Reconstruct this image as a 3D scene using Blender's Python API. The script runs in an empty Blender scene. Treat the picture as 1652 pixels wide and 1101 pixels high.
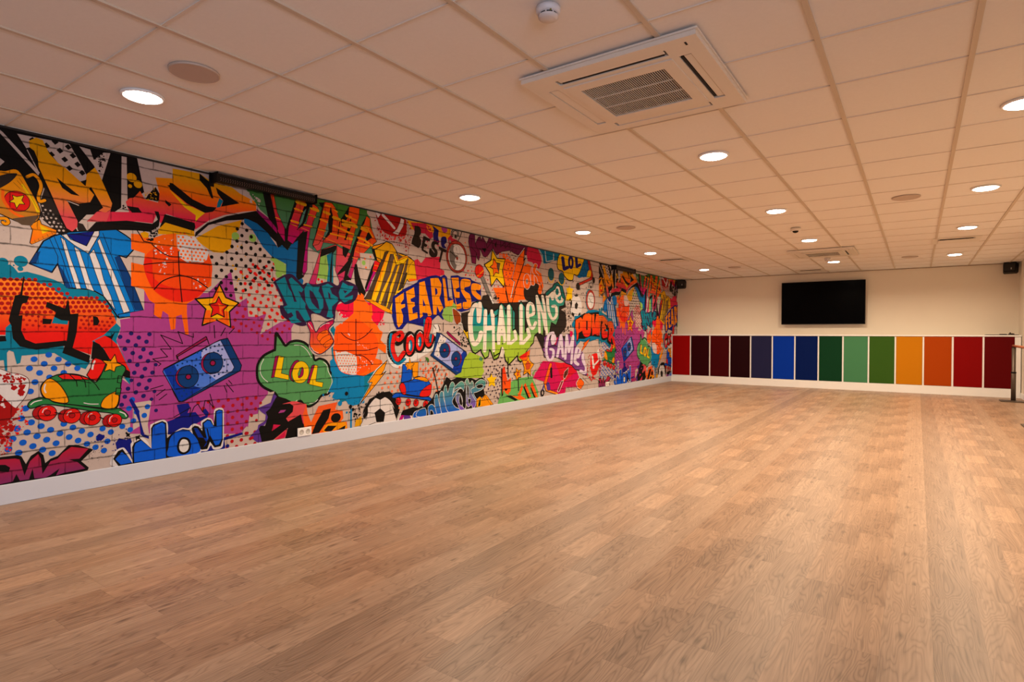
import bpy, math, random
from mathutils import Vector, Matrix
from mathutils.geometry import delaunay_2d_cdt

# ------------------------------------------------------------------ camera
WX, RX, BY, RY, CZ = -4.978, 1.565, 14.43, -4.0, 2.518      # room: left, right, back, rear, ceiling
scene = bpy.context.scene
COL = scene.collection
cam_d = bpy.data.cameras.new('camera'); cam = bpy.data.objects.new('camera', cam_d); COL.objects.link(cam)
cam_d.sensor_width = 36.0; cam_d.lens = 935.844579 * 36.0 / 1652.0; cam_d.clip_start = 0.05; cam_d.clip_end = 100
yaw, pit, rol = 0.609864, -0.011814, 0.00294
cy, sy, cp, sp, cr, sr = math.cos(yaw), math.sin(yaw), math.cos(pit), math.sin(pit), math.cos(rol), math.sin(rol)
fw = Vector((-sy*cp, cy*cp, sp)); rt = Vector((cy, sy, 0)); up = rt.cross(fw)
r2 = cr*rt + sr*up; u2 = -sr*rt + cr*up
M = Matrix((r2, u2, -fw)).transposed().to_4x4(); M.translation = Vector((0, 0, 1.1467))
cam.matrix_world = M
scene.camera = cam

# ------------------------------------------------------------------ world, daylight, exposure
scene.view_settings.view_transform = 'Standard'
scene.view_settings.look = 'None'
scene.view_settings.gamma = 1.0
scene.view_settings.use_curve_mapping = False
scene.view_settings.exposure = 0.15
w = bpy.data.worlds.new('world'); scene.world = w; w.use_nodes = True
wb = w.node_tree.nodes['Background']; wb.inputs[0].default_value = (0.55, 0.7, 1.0, 1); wb.inputs[1].default_value = 1.0

def area_light(name, loc, rot, sx, sy_, power, color, shape='RECTANGLE', spread=180):
    l = bpy.data.lights.new(name, 'AREA'); l.shape = shape; l.size = sx
    if shape == 'RECTANGLE': l.size_y = sy_
    l.energy = power; l.color = color; l.spread = math.radians(spread)
    o = bpy.data.objects.new(name, l); COL.objects.link(o); o.location = loc; o.rotation_euler = rot
    return o
# daylight entering through the windows of the right wall, beside and behind the camera
WINDOWS = [(-3.5, -1.8), (-1.4, 0.3)]
DAY_POWER, LAMP_POWER = 46.0, 33.5
for a, b in WINDOWS:
    area_light('daylight', (RX + 0.12, (a+b)/2, 1.5), (0, math.radians(90), 0), 1.15, b-a-0.1, DAY_POWER, (0.68, 0.79, 1.0))

# ------------------------------------------------------------------ helpers
def lin(c):
    c /= 255.0
    return c/12.92 if c <= 0.04045 else ((c+0.055)/1.055)**2.4
def rgb(r, g, b): return (lin(r), lin(g), lin(b), 1)
def mat(name, col, rough=0.6, metal=0.0, spec=0.5, emit=None, estr=0, var=0.0, scale=8.0, bump=0.0):
    m = bpy.data.materials.new(name); m.use_nodes = True
    nt = m.node_tree; b = nt.nodes['Principled BSDF']
    b.inputs['Base Color'].default_value = col; b.inputs['Roughness'].default_value = rough
    b.inputs['Metallic'].default_value = metal; b.inputs['Specular IOR Level'].default_value = spec
    if emit: b.inputs['Emission Color'].default_value = emit; b.inputs['Emission Strength'].default_value = estr
    if var or bump:
        tc = nt.nodes.new('ShaderNodeTexCoord'); no = nt.nodes.new('ShaderNodeTexNoise')
        no.inputs['Scale'].default_value = scale; no.inputs['Detail'].default_value = 5
        nt.links.new(tc.outputs['Object'], no.inputs['Vector'])
        if var:
            mx = nt.nodes.new('ShaderNodeMix'); mx.data_type = 'RGBA'
            mx.inputs[6].default_value = tuple(c*(1-var) for c in col[:3])+(1,)
            mx.inputs[7].default_value = tuple(min(1, c*(1+var)) for c in col[:3])+(1,)
            nt.links.new(no.outputs[0], mx.inputs[0]); nt.links.new(mx.outputs[2], b.inputs['Base Color'])
        if bump:
            bp = nt.nodes.new('ShaderNodeBump'); bp.inputs['Strength'].default_value = bump; bp.inputs['Distance'].default_value = 0.002
            nt.links.new(no.outputs[0], bp.inputs['Height']); nt.links.new(bp.outputs[0], b.inputs['Normal'])
    return m

class MB:
    """collects shapes, builds ONE mesh object"""
    def __init__(s): s.v = []; s.f = []; s.sm = []
    def box(s, x0, x1, y0, y1, z0, z1, mtx=None, bev=0.0):
        n = len(s.v)
        if bev <= 0:
            p = [(x, y, z) for x in (x0, x1) for y in (y0, y1) for z in (z0, z1)]
            f = [(0,1,3,2), (4,6,7,5), (0,4,5,1), (2,3,7,6), (0,2,6,4), (1,5,7,3)]
        else:
            b = bev; p = []
            for x, dx in ((x0, b), (x1, -b)):
                for y, dy in ((y0, b), (y1, -b)):
                    for z, dz in ((z0, b), (z1, -b)):
                        p += [(x, y+dy, z+dz), (x+dx, y, z+dz), (x+dx, y+dy, z)]
            def c(i, j, k): return (i*4+j*2+k)*3
            f = [tuple(c(0,*q) for q in ((0,0),(0,1),(1,1),(1,0))), tuple(c(1,*q) for q in ((0,0),(1,0),(1,1),(0,1)))]
            f += [(c(0,0,0)+1, c(1,0,0)+1, c(1,0,1)+1, c(0,0,1)+1), (c(0,1,0)+1, c(0,1,1)+1, c(1,1,1)+1, c(1,1,0)+1)]
            f += [(c(0,0,0)+2, c(0,1,0)+2, c(1,1,0)+2, c(1,0,0)+2), (c(0,0,1)+2, c(1,0,1)+2, c(1,1,1)+2, c(0,1,1)+2)]
            for i in (0, 1):
                for j in (0, 1):
                    f.append((c(i,j,0), c(i,j,1), c(i,j,1)+1, c(i,j,0)+1))
                    f.append((c(i,0,j), c(i,1,j), c(i,1,j)+2, c(i,0,j)+2))
                    f.append((c(0,i,j)+1, c(1,i,j)+1, c(1,i,j)+2, c(0,i,j)+2))
                    for k in (0, 1): f.append((c(i,j,k), c(i,j,k)+1, c(i,j,k)+2))
        if mtx: p = [tuple(mtx @ Vector(q)) for q in p]
        s.v += p; s.f += [tuple(n+i for i in q) for q in f]; s.sm += [False]*len(f)
        return s
    def lathe(s, prof, seg=48, mtx=None, smooth=True):
        """profile of (r, z) turned about z"""
        n = len(s.v); k = len(prof)
        for i in range(seg):
            a = 2*math.pi*i/seg
            for r, z in prof:
                q = Vector((r*math.cos(a), r*math.sin(a), z))
                s.v.append(tuple(mtx @ q if mtx else q))
        for i in range(seg):
            j = (i+1) % seg
            for t in range(k-1):
                s.f.append((n+i*k+t, n+j*k+t, n+j*k+t+1, n+i*k+t+1)); s.sm.append(smooth)
        for t, fl in ((0, 1), (k-1, 0)):
            if prof[t][0] > 1e-6:
                c = [n+i*k+t for i in range(seg)]
                s.f.append(tuple(c[::-1] if fl else c)); s.sm.append(False)
        return s
    def tube(s, a, b, r, seg=20, r2=None):
        a, b = Vector(a), Vector(b); d = (b-a); q = d.to_track_quat('Z', 'Y').to_matrix().to_4x4(); q.translation = a
        return s.lathe([(r, 0), (r2 or r, d.length)], seg, q)
    def poly(s, pts):
        n = len(s.v); s.v += pts; s.f.append(tuple(range(n, n+len(pts)))); s.sm.append(False); return s
    def build(s, name, m, parent=None, kind=None, label=None):
        me = bpy.data.meshes.new(name); me.from_pydata(s.v, [], s.f); me.materials.append(m)
        me.polygons.foreach_set('use_smooth', s.sm); me.validate(); me.update()
        import bmesh
        bm = bmesh.new(); bm.from_mesh(me); bmesh.ops.recalc_face_normals(bm, faces=bm.faces); bm.to_mesh(me); bm.free()
        o = bpy.data.objects.new(name, me); COL.objects.link(o)
        if parent: o.parent = parent
        if kind: o['kind'] = kind
        if label: o['label'] = label
        return o
def thing(name, label, cat, loc=(0, 0, 0), rz=0.0, group=None):
    o = bpy.data.objects.new(name, None); COL.objects.link(o); o.empty_display_size = 0.1
    o.location = loc; o.rotation_euler = (0, 0, rz); o['label'] = label; o['category'] = cat
    if group: o['group'] = group
    return o
def dup(root, loc, label, group=None):
    r = root.copy(); COL.objects.link(r); r.location = loc; r['label'] = label
    if group: r['group'] = group
    for ch in list(root.children):
        c = ch.copy(); COL.objects.link(c); c.parent = r
        for g in ch.children:
            d = g.copy(); COL.objects.link(d); d.parent = c
    return r
class NT:
    def __init__(s, m): s.t = m.node_tree; s.b = s.t.nodes['Principled BSDF']
    def n(s, typ, **k):
        o = s.t.nodes.new(typ)
        for a, b in k.items(): setattr(o, a, b)
        return o
    def link(s, a, b): s.t.links.new(a, b)
    def math(s, op, a, b=None, c=None, clamp=False):
        o = s.n('ShaderNodeMath', operation=op, use_clamp=clamp)
        for i, v in enumerate((a, b, c)):
            if v is None: continue
            if isinstance(v, (int, float)): o.inputs[i].default_value = v
            else: s.link(v, o.inputs[i])
        return o.outputs[0]
    def mix(s, f, a, b, mode='MIX'):
        o = s.n('ShaderNodeMix', data_type='RGBA', blend_type=mode)
        for i, v in ((0, f), (6, a), (7, b)):
            if isinstance(v, (int, float, tuple)): o.inputs[i].default_value = v
            else: s.link(v, o.inputs[i])
        return o.outputs[2]
    def noise(s, vec, scale, detail=3, rough=0.5, dist=0.0):
        o = s.n('ShaderNodeTexNoise'); s.link(vec, o.inputs['Vector'])
        o.inputs['Scale'].default_value = scale; o.inputs['Detail'].default_value = detail
        o.inputs['Roughness'].default_value = rough; o.inputs['Distortion'].default_value = dist
        return o.outputs[0]
    def comb(s, x, y, z):
        o = s.n('ShaderNodeCombineXYZ')
        for i, v in enumerate((x, y, z)):
            if isinstance(v, (int, float)): o.inputs[i].default_value = v
            else: s.link(v, o.inputs[i])
        return o.outputs[0]

# ------------------------------------------------------------------ materials
white_paint = mat('white_paint', rgb(236, 236, 238), 0.45, var=0.02, scale=3)
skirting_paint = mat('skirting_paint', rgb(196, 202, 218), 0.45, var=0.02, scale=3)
wall_paint = mat('wall_paint', rgb(232, 222, 206), 0.8, var=0.03, scale=2.5, bump=0.05)
tile_m = mat('ceiling_tile', rgb(236, 230, 226), 0.95, spec=0.2, var=0.03, scale=60, bump=0.15)
grid_m = mat('ceiling_grid_paint', rgb(203, 186, 166), 0.45)
shadow_black = mat('shadow_black', rgb(22, 17, 15), 0.7)  # near-black colour painted in for the shade above the mural
ac_white = mat('ac_white', rgb(226, 216, 204), 0.4)
dark_in = mat('dark_inside', rgb(12, 10, 9), 0.8)
black_pl = mat('black_plastic', rgb(9, 8, 9), 0.5, spec=0.2)
screen_m = mat('tv_screen', rgb(2, 2, 3), 0.25, spec=0.05)
steel = mat('brushed_steel', rgb(88, 76, 66), 0.45, metal=0.5, var=0.1, scale=40)
wood_rail = mat('rail_wood', rgb(160, 78, 34), 0.4, var=0.15, scale=25)
glass_m = mat('window_glass', rgb(235, 240, 245), 0.02); glass_m.node_tree.nodes['Principled BSDF'].inputs['Transmission Weight'].default_value = 1.0
lamp_m = mat('lamp_diffuser', rgb(255, 250, 240), 0.5, emit=(1.0, 0.90, 0.76, 1), estr=22.0)
grille_m = mat('speaker_grille', rgb(176, 160, 156), 0.7, var=0.15, scale=150)

def floor_material():
    m = mat('oak_vinyl', rgb(180, 140, 110), 0.4, spec=0.32); t = NT(m)
    tc = t.n('ShaderNodeTexCoord'); sx = t.n('ShaderNodeSeparateXYZ'); t.link(tc.outputs['Object'], sx.inputs[0])
    X, Y = sx.outputs[0], sx.outputs[1]
    u = t.math('DIVIDE', t.math('ADD', X, 0.263), 0.16); i = t.math('FLOOR', u); fu = t.math('FRACT', u)
    wn = t.n('ShaderNodeTexWhiteNoise', noise_dimensions='1D'); t.link(t.math('MODULO', t.math('ADD', i, 120.0), 12.0), wn.inputs['W'])
    off = wn.outputs[0]
    im = t.math('MODULO', t.math('ADD', i, 120.0), 12.0)
    v = t.math('ADD', t.math('DIVIDE', Y, 1.008), off); fv = t.math('FRACT', v)
    def hsh(k):
        o = t.n('ShaderNodeTexWhiteNoise', noise_dimensions='2D'); t.link(t.comb(im, k, 0.0), o.inputs['Vector']); return o.outputs[0]
    split = t.math('MULTIPLY_ADD', hsh(9.0), 0.35, 0.32)
    isb = t.math('GREATER_THAN', fv, split)                                  # two boards to each printed repeat
    seed = t.math('MULTIPLY_ADD', isb, 13.0, t.math('MULTIPLY', hsh(3.0), 37.0))
    bt = t.math('ADD', t.math('MULTIPLY', hsh(21.0), isb), t.math('MULTIPLY', hsh(33.0), t.math('SUBTRACT', 1.0, isb)))
    gx = t.math('MULTIPLY', fu, 0.16); gy = fv
    base = t.noise(t.comb(t.math('ADD', t.math('MULTIPLY', gx, 11.0), seed), t.math('MULTIPLY', gy, 1.5), seed), 1.0, 2, 0.4, 0.35)
    cont = t.math('FRACT', t.math('MULTIPLY', base, 24.0)); cont = t.math('POWER', t.math('ABSOLUTE', t.math('MULTIPLY_ADD', cont, 2.0, -1.0)), 2.2)
    fine = t.noise(t.comb(t.math('MULTIPLY', gx, 620.0), t.math('MULTIPLY', gy, 9.0), seed), 1.0, 4, 0.65)
    streak = t.noise(t.comb(t.math('MULTIPLY', gx, 95.0), t.math('MULTIPLY', gy, 2.2), t.math('ADD', seed, 9.0)), 1.0, 4, 0.6)
    broad = t.noise(t.comb(t.math('MULTIPLY', gx, 16.0), t.math('MULTIPLY', gy, 2.0), t.math('ADD', seed, 5.0)), 1.0, 3, 0.5)
    knots = t.n('ShaderNodeTexVoronoi'); t.link(t.comb(t.math('MULTIPLY', gx, 9.0), t.math('MULTIPLY', gy, 3.6), seed), knots.inputs['Vector']); knots.inputs['Scale'].default_value = 1.0
    kn = t.math('SUBTRACT', 1.0, t.math('DIVIDE', t.math('ADD', knots.outputs['Distance'], t.math('MULTIPLY', streak, 0.08)), 0.20), clamp=True)
    tone = t.math('MULTIPLY_ADD', fine, 0.36, t.math('MULTIPLY_ADD', cont, -0.24, t.math('MULTIPLY_ADD', broad, 0.45, t.math('MULTIPLY_ADD', streak, 0.62, -0.16))))
    tone = t.math('ADD', tone, t.math('MULTIPLY', t.math('SUBTRACT', bt, 0.5), 0.26), clamp=True)
    c = t.mix(tone, FLOOR_D, FLOOR_L)
    warm = t.mix(hsh(41.0), (1.04, 0.98, 0.92, 1), (0.97, 1.0, 1.03, 1)); c = t.mix(1.0, c, warm, 'MULTIPLY')
    c = t.mix(t.math('MULTIPLY', kn, 0.75), c, FLOOR_K)
    eu = t.math('MINIMUM', fu, t.math('SUBTRACT', 1.0, fu)); ev = t.math('MINIMUM', t.math('MINIMUM', fv, t.math('SUBTRACT', 1.0, fv)), t.math('ABSOLUTE', t.math('SUBTRACT', fv, split)))
    seam = t.math('MAXIMUM', t.math('SUBTRACT', 1.0, t.math('DIVIDE', eu, 0.010), clamp=True), t.math('SUBTRACT', 1.0, t.math('DIVIDE', ev, 0.0018), clamp=True))
    c = t.mix(t.math('MULTIPLY', seam, 0.35), c, FLOOR_S)
    t.link(c, t.b.inputs['Base Color'])
    t.link(t.math('MULTIPLY_ADD', fine, 0.12, 0.33), t.b.inputs['Roughness'])
    bp = t.n('ShaderNodeBump'); bp.inputs['Strength'].default_value = 0.12; bp.inputs['Distance'].default_value = 0.001
    t.link(fine, bp.inputs['Height']); t.link(bp.outputs[0], t.b.inputs['Normal'])
    return m
FLOOR_D, FLOOR_L, FLOOR_K, FLOOR_S = rgb(94, 69, 52), rgb(192, 158, 131), rgb(62, 44, 33), rgb(88, 66, 52)
floor_m = floor_material()

def mural_material():
    m = mat('mural_print', rgb(200, 190, 180), 0.7, spec=0.12); t = NT(m)
    at = t.n('ShaderNodeAttribute', attribute_name='Col')
    tc = t.n('ShaderNodeTexCoord'); sx = t.n('ShaderNodeSeparateXYZ'); t.link(tc.outputs['Object'], sx.inputs[0])
    Y, Z = sx.outputs[1], sx.outputs[2]; V = t.comb(0.0, Y, Z)
    wob = t.math('MULTIPLY', t.math('SUBTRACT', t.noise(V, 7.0, 4), 0.5), 0.022)
    zz = t.math('ADD', t.math('DIVIDE', t.math('SUBTRACT', t.math('ADD', Z, wob), 1.1548), 0.117), 40.0)
    row = t.math('FLOOR', zz); fz = t.math('FRACT', zz)
    dz = t.math('MULTIPLY', t.math('MINIMUM', fz, t.math('SUBTRACT', 1.0, fz)), 0.117)
    yy = t.math('ADD', t.math('DIVIDE', t.math('SUBTRACT', t.math('ADD', Y, t.math('MULTIPLY', wob, 0.7)), 2.89), 0.296), t.math('MULTIPLY_ADD', t.math('MODULO', row, 2.0), 0.5, 40.0))
    fy = t.math('FRACT', yy)
    dy = t.math('MULTIPLY', t.math('MINIMUM', fy, t.math('SUBTRACT', 1.0, fy)), 0.296)
    patch = t.noise(V, 16.0, 4, 0.7)
    lh = t.math('SUBTRACT', 1.0, t.math('DIVIDE', dz, t.math('MULTIPLY_ADD', patch, 0.014, 0.001)), clamp=True)
    lv = t.math('MULTIPLY', t.math('SUBTRACT', 1.0, t.math('DIVIDE', dy, t.math('MULTIPLY_ADD', patch, 0.013, -0.001)), clamp=True), 0.75)
    line = t.math('MULTIPLY', t.math('MAXIMUM', lh, lv), t.math('MULTIPLY_ADD', patch, 2.2, 0.0), clamp=True)
    spk = t.math('MULTIPLY', t.math('GREATER_THAN', t.noise(V, 95.0, 2, 0.6), 0.70), t.math('GREATER_THAN', t.noise(V, 6.0, 2), 0.5))
    dark = t.math('MAXIMUM', t.math('MULTIPLY', line, 0.78), t.math('MULTIPLY', spk, 0.45))
    wn = t.n('ShaderNodeTexWhiteNoise', noise_dimensions='2D'); t.link(t.comb(row, t.math('FLOOR', yy), 0.0), wn.inputs['Vector'])
    var = t.math('MULTIPLY_ADD', wn.outputs[0], 0.10, t.math('MULTIPLY_ADD', t.noise(V, 30.0, 5, 0.7), 0.22, 0.84))
    val = t.math('MULTIPLY', var, t.math('SUBTRACT', 1.0, dark))
    c = t.mix(1.0, at.outputs['Color'], t.comb(val, val, val), 'MULTIPLY')
    t.link(c, t.b.inputs['Base Color'])
    return m
mural_m = mural_material()

# ------------------------------------------------------------------ room shell
T = 0.15
MB().box(WX-T, RX+T, RY-T, BY+T, -0.1, 0).build('floor', floor_m, kind='structure')
ce = MB().box(WX-T, RX+T, RY-T, BY+T, CZ+0.008, CZ+0.1).build('ceiling', tile_m, kind='structure')
g = MB(); tees = MB()
GX0, GY0 = -1.593, 1.242
for k in range(-6, 7):
    x = GX0+0.6*k
    if WX+0.02 < x < RX-0.02: g.box(x-0.012, x+0.012, RY, BY, CZ-0.001, CZ+0.010)
for k in range(-9, 23):
    y = GY0+0.6*k
    if RY < y < BY-0.02: tees.box(WX, RX, y-0.006, y+0.006, CZ+0.003, CZ+0.010)
tees.build('cross_tees', mat('cross_tee_paint', rgb(222, 211, 200), 0.6), ce)
g.build('ceiling_grid', grid_m, ce)
MB().box(WX-T, WX, RY-T, BY+T, 0, CZ+0.1).build('wall_left', wall_paint, kind='structure')
MB().box(WX, RX, BY, BY+T, 0, CZ+0.1).build('wall_back', wall_paint, kind='structure')
MB().box(WX, RX, RY-T, RY, 0, CZ+0.1).build('wall_rear', wall_paint, kind='structure')
wr = MB().box(RX, RX+T, RY-T, BY+T, 0, 0.9).box(RX, RX+T, RY-T, BY+T, 2.1, CZ+0.1)
ys = [RY-T] + [q for ab in WINDOWS for q in ab] + [BY+T]
for a, b in zip(ys[0::2], ys[1::2]): wr.box(RX, RX+T, a, b, 0.9, 2.1)
wr.build('wall_right', wall_paint, kind='structure')
for n, (a, b) in enumerate(WINDOWS, 1):
    f = MB().box(RX+0.02, RX+0.08, a, a+0.05, 0.9, 2.1).box(RX+0.02, RX+0.08, b-0.05, b, 0.9, 2.1).box(RX+0.02, RX+0.08, a, b, 0.9, 0.95).box(RX+0.02, RX+0.08, a, b, 2.05, 2.1)
    f.build('window_%d' % n, white_paint, kind='structure')
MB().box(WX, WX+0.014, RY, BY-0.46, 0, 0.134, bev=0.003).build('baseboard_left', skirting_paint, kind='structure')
MB().box(RX-0.014, RX, RY, BY-0.46, 0, 0.10, bev=0.003).build('baseboard_right', white_paint, kind='structure')
MB().box(WX, WX+0.012, RY, BY, CZ-0.014, CZ).build('shadow_strip_1', shadow_black, kind='structure')  # dark strip painted as the shadow line between mural and ceiling
MB().box(WX, RX, BY-0.012, BY, CZ-0.006, CZ).build('shadow_strip_2', mat('shadow_gap', rgb(125, 92, 64), 0.8), kind='structure')  # brown strip, shade under the ceiling edge put into its colour

# ------------------------------------------------------------------ low cabinet with coloured panels
CYF = 13.98; CL, CR_ = WX+0.002, 1.552
cab = thing('storage_cabinet', 'long low white cabinet with fourteen coloured panels below the television', 'cabinet', (0, 0, 0))
body = MB().box(CL, CR_, CYF+0.02, BY-0.003, 0.0, 1.125)
body.box(CL, CR_, CYF+0.004, CYF+0.02, 0.0, 0.163)                        # plinth board
P0, PW, PG = -4.947, 0.4599, 0.026
for k in range(15):
    x = P0 + PW*k - PG
    body.box(max(CL, x), x+PG, CYF+0.004, CYF+0.02, 0.163, 1.125)
body.box(P0+PW*14, CR_, CYF+0.004, CYF+0.02, 0.163, 1.125)
body.build('body', white_paint, cab)
PC = [('bright red', (175, 4, 4)), ('dark maroon', (54, 2, 10)), ('wine red', (80, 3, 10)), ('blackish aubergine', (38, 2, 10)), ('slate blue', (40, 42, 88)),
      ('bright blue', (0, 62, 205)), ('navy blue', (0, 30, 108)), ('dark green', (14, 72, 42)), ('mint green', (86, 160, 112)), ('leaf green', (66, 112, 36)),
      ('golden yellow', (240, 150, 14)), ('orange', (206, 80, 6)), ('scarlet red', (160, 2, 4)), ('deep crimson', (112, 1, 6))]
for k, (nm, c) in enumerate(PC):
    x = P0 + PW*k
    MB().box(x+0.003, x+PW-PG-0.003, CYF, CYF+0.018, 0.168, 1.120, bev=0.002).build('panel', mat('panel_'+nm.replace(' ', '_'), rgb(*[q*0.80 for q in c]), 0.5, spec=0.08), cab, label=nm+' panel')
wt = MB().box(CL, CR_+0.006, CYF-0.012, BY-0.003, 1.127, 1.156, bev=0.003).build('worktop', white_paint)
wt['label'] = 'long white worktop running along the top of the coloured panel cabinet'; wt['category'] = 'worktop'

# ------------------------------------------------------------------ television
tv = thing('television', 'large black flat screen television mounted on the back wall', 'television', (-1.718, 14.30, 1.853))
MB().box(-0.815, 0.815, -0.012, 0.045, -0.472, 0.472, bev=0.006).build('casing', black_pl, tv)
MB().box(-0.802, 0.802, -0.0145, -0.0125, -0.452, 0.460).build('screen', screen_m, tv)
MB().box(-0.3, 0.3, 0.045, 0.07, -0.2, 0.2).box(-0.05, 0.05, 0.07, 0.112, -0.12, 0.12).box(-0.22, 0.22, 0.112, 0.127, -0.16, 0.16).build('wall_mount', black_pl, tv)

# ------------------------------------------------------------------ loudspeakers in the two back corners
def loudspeaker(name, loc, rz, label):
    t = thing(name, label, 'speaker', loc, rz, 'wall speakers in the back corners')
    b = MB(); Mx = Matrix.Rotation(math.radians(-12), 4, 'X')
    pr = [(-0.115, 0.06), (-0.09, -0.07), (0.09, -0.07), (0.115, 0.06)]
    n = len(b.v); b.v += [tuple(Mx @ Vector((x*k, y*k2, z))) for z, k, k2 in ((-0.105, 0.80, 0.8), (-0.075, 0.97, 1), (0.075, 1.0, 1), (0.09, 0.96, 0.97)) for x, y in pr]
    b.f += [(0,1,2,3), (15,14,13,12)] + [(l*4+i, l*4+i+4, l*4+(i+1) % 4+4, l*4+(i+1) % 4) for l in range(3) for i in range(4)]; b.sm += [False]*14
    b.build('casing', black_pl, t)
    f = MB(); f.box(-0.080, 0.080, -0.078, -0.071, -0.070, 0.070, Mx, bev=0.003)
    f.build('front_grille', mat('grille_black', rgb(28, 26, 26), 0.7, var=0.3, scale=200), t)
    l = MB(); l.box(0.02, 0.035, -0.0815, -0.078, -0.055, -0.02, Mx).build('badge', mat('badge_silver', rgb(190, 185, 180), 0.3, metal=0.8), t)
    MB().box(-0.03, 0.03, 0.05, 0.125, -0.02, 0.02).box(-0.045, 0.045, 0.125, 0.135, -0.06, 0.06).build('bracket', black_pl, t)
    return t
loudspeaker('wall_speaker', (-4.835, 14.275, 2.405), math.radians(12), 'black speaker beside the mural in the left back corner')
loudspeaker('wall_speaker', (1.415, 14.275, 2.42), math.radians(-14), 'black speaker high in the right back corner above the cabinet end')

# ------------------------------------------------------------------ recessed downlights
LX = [-3.693, -1.293, 0.507]; LY = [1.542, 4.542, 6.942, 9.342, 12.342]
def make_light():
    t = thing('downlight', '', 'ceiling light', (0, 0, CZ), 0)
    MB().lathe([(0.100, 0.006), (0.112, 0.006), (0.112, -0.003), (0.106, -0.007), (0.094, -0.006), (0.090, -0.001), (0.090, 0.006)], 48).build('trim_ring', white_paint, t)
    MB().lathe([(0.0, 0.001), (0.089, 0.001), (0.088, -0.010), (0.080, -0.013), (0.0, -0.014)], 48).build('diffuser', lamp_m, t)
    return t
proto = None
LAB = {(0, 0): 'lit round downlight nearest the camera on the left, beside the round ceiling speaker',
 (0, 1): 'lit round downlight in the left row, second from the camera', (0, 2): 'lit round downlight in the left row, third from the camera',
 (0, 3): 'lit round downlight in the left row, fourth from the camera', (0, 4): 'farthest lit round downlight of the left row, near the mural corner',
 (1, 1): 'lit round downlight just beyond the large ceiling air conditioner', (1, 2): 'lit round downlight in the middle row before the small dark motion sensor',
 (1, 3): 'lit round downlight in front of the far ceiling air conditioner', (1, 4): 'lit round downlight above the television behind the far air conditioner',
 (2, 1): 'lit round downlight cut by the right edge of the photo', (2, 2): 'lit round downlight in the right row, second largest there',
 (2, 3): 'lit round downlight in the right row just before the square vent', (2, 4): 'farthest lit round downlight of the right row, behind the square vent'}
for i, x in enumerate(LX):
    for j, y in enumerate(LY):
        lb = LAB.get((i, j))
        if (i, j) in LAB:
            if proto is None: proto = make_light(); proto.location = (x, y, CZ); proto['label'] = lb; proto['group'] = 'round ceiling downlights'
            else: dup(proto, (x, y, CZ), lb, 'round ceiling downlights')
        if (i, j) in LAB: area_light('downlight_lamp', (x, y, CZ-0.016), (0, 0, 0), 0.16, 0, LAMP_POWER, (1.0, 0.79, 0.54), 'DISK', 158)

# ------------------------------------------------------------------ ceiling air conditioners
def air_conditioner(loc, label):
    t = thing('air_conditioner', label, 'air conditioner', loc, 0, 'square ceiling air conditioners')
    H = 0.475
    fr = MB()
    # outer panel built as a ring of boards round the intake, with slots for the louvres
    zt, zb = 0.0, -0.034
    I = 0.30
    S0, S1, SL = 0.335, 0.395, 0.30        # louvre slot inner/outer distance and half length
    def ring(sgn, ax):
        def bx(a0, a1, b0, b1, z0=zb, z1=zt):
            a0, a1 = sorted((sgn*a0, sgn*a1))
            if ax == 'x': fr.box(a0, a1, b0, b1, z0, z1)
            else: fr.box(b0, b1, a0, a1, z0, z1)
        bx(S1, H-0.008, -SL, SL); bx(I, S0, -SL, SL)
        bx(S0, S1, -SL, SL, -0.012, zt)
    for s in (-1, 1):
        ring(s, 'x'); ring(s, 'y')
        for q in (-1, 1):
            x0, x1 = sorted((s*SL, s*(H-0.008))); y0, y1 = sorted((q*SL, q*(H-0.008)))
            fr.box(x0, x1, y0, y1, zb, zt)
    fr.box(-H, H, -H, H, zt-0.012, zt-0.003)
    o = fr.build('panel', ac_white, t)
    for k, (ax, s) in enumerate((('x', -1), ('x', 1), ('y', -1), ('y', 1))):
        m_ = Matrix.Rotation({('x', 1): 0, ('y', 1): math.pi/2, ('x', -1): math.pi, ('y', -1): -math.pi/2}[(ax, s)], 4, 'Z')
        open_ = (ax, s) in (('x', 1), ('y', -1))                              # two louvres stand open, two are shut
        if open_: MB().box(S0+0.003, S0+0.016, -SL+0.02, SL-0.02, -0.030, -0.0125, m_).build('air_slot', dark_in, t)
        MB().box(S0+(0.020 if open_ else 0.003), S1-0.003, -SL+0.012, SL-0.012, -0.031, -0.024, m_, bev=0.002).build('louvre', ac_white, t)
    gr = MB(); GXh, GYh = 0.235, 0.225
    gr.box(-I, I, -I, -GYh, -0.040, -0.028).box(-I, I, GYh, I, -0.040, -0.028).box(-I, -GXh, -GYh, GYh, -0.040, -0.028).box(GXh, I, -GYh, GYh, -0.040, -0.028)
    n = 40
    for k in range(1, n):
        x = -GXh + 2*GXh*k/n
        gr.box(x-0.0012, x+0.0012, -GYh, GYh, -0.036, -0.032)
    for y in (-0.075, 0.075): gr.box(-GXh, GXh, y-0.0018, y+0.0018, -0.0370, -0.030)
    g_ = gr.build('intake_grille', ac_white, t)
    MB().box(-GXh, GXh, -GYh, GYh, -0.024, -0.018).build('filter', mat('filter_dark', rgb(26, 16, 13), 0.9), t)
    MB().box(0.40, 0.409, -0.42, -0.39, -0.0355, -0.034).build('indicator', dark_in, t)
    return t
air_conditioner((-1.287, 3.055, CZ), 'large white square ceiling air conditioner with slatted grille near the camera')
air_conditioner((-1.293, 10.842, CZ), 'far white ceiling air conditioner above the television')

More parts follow.
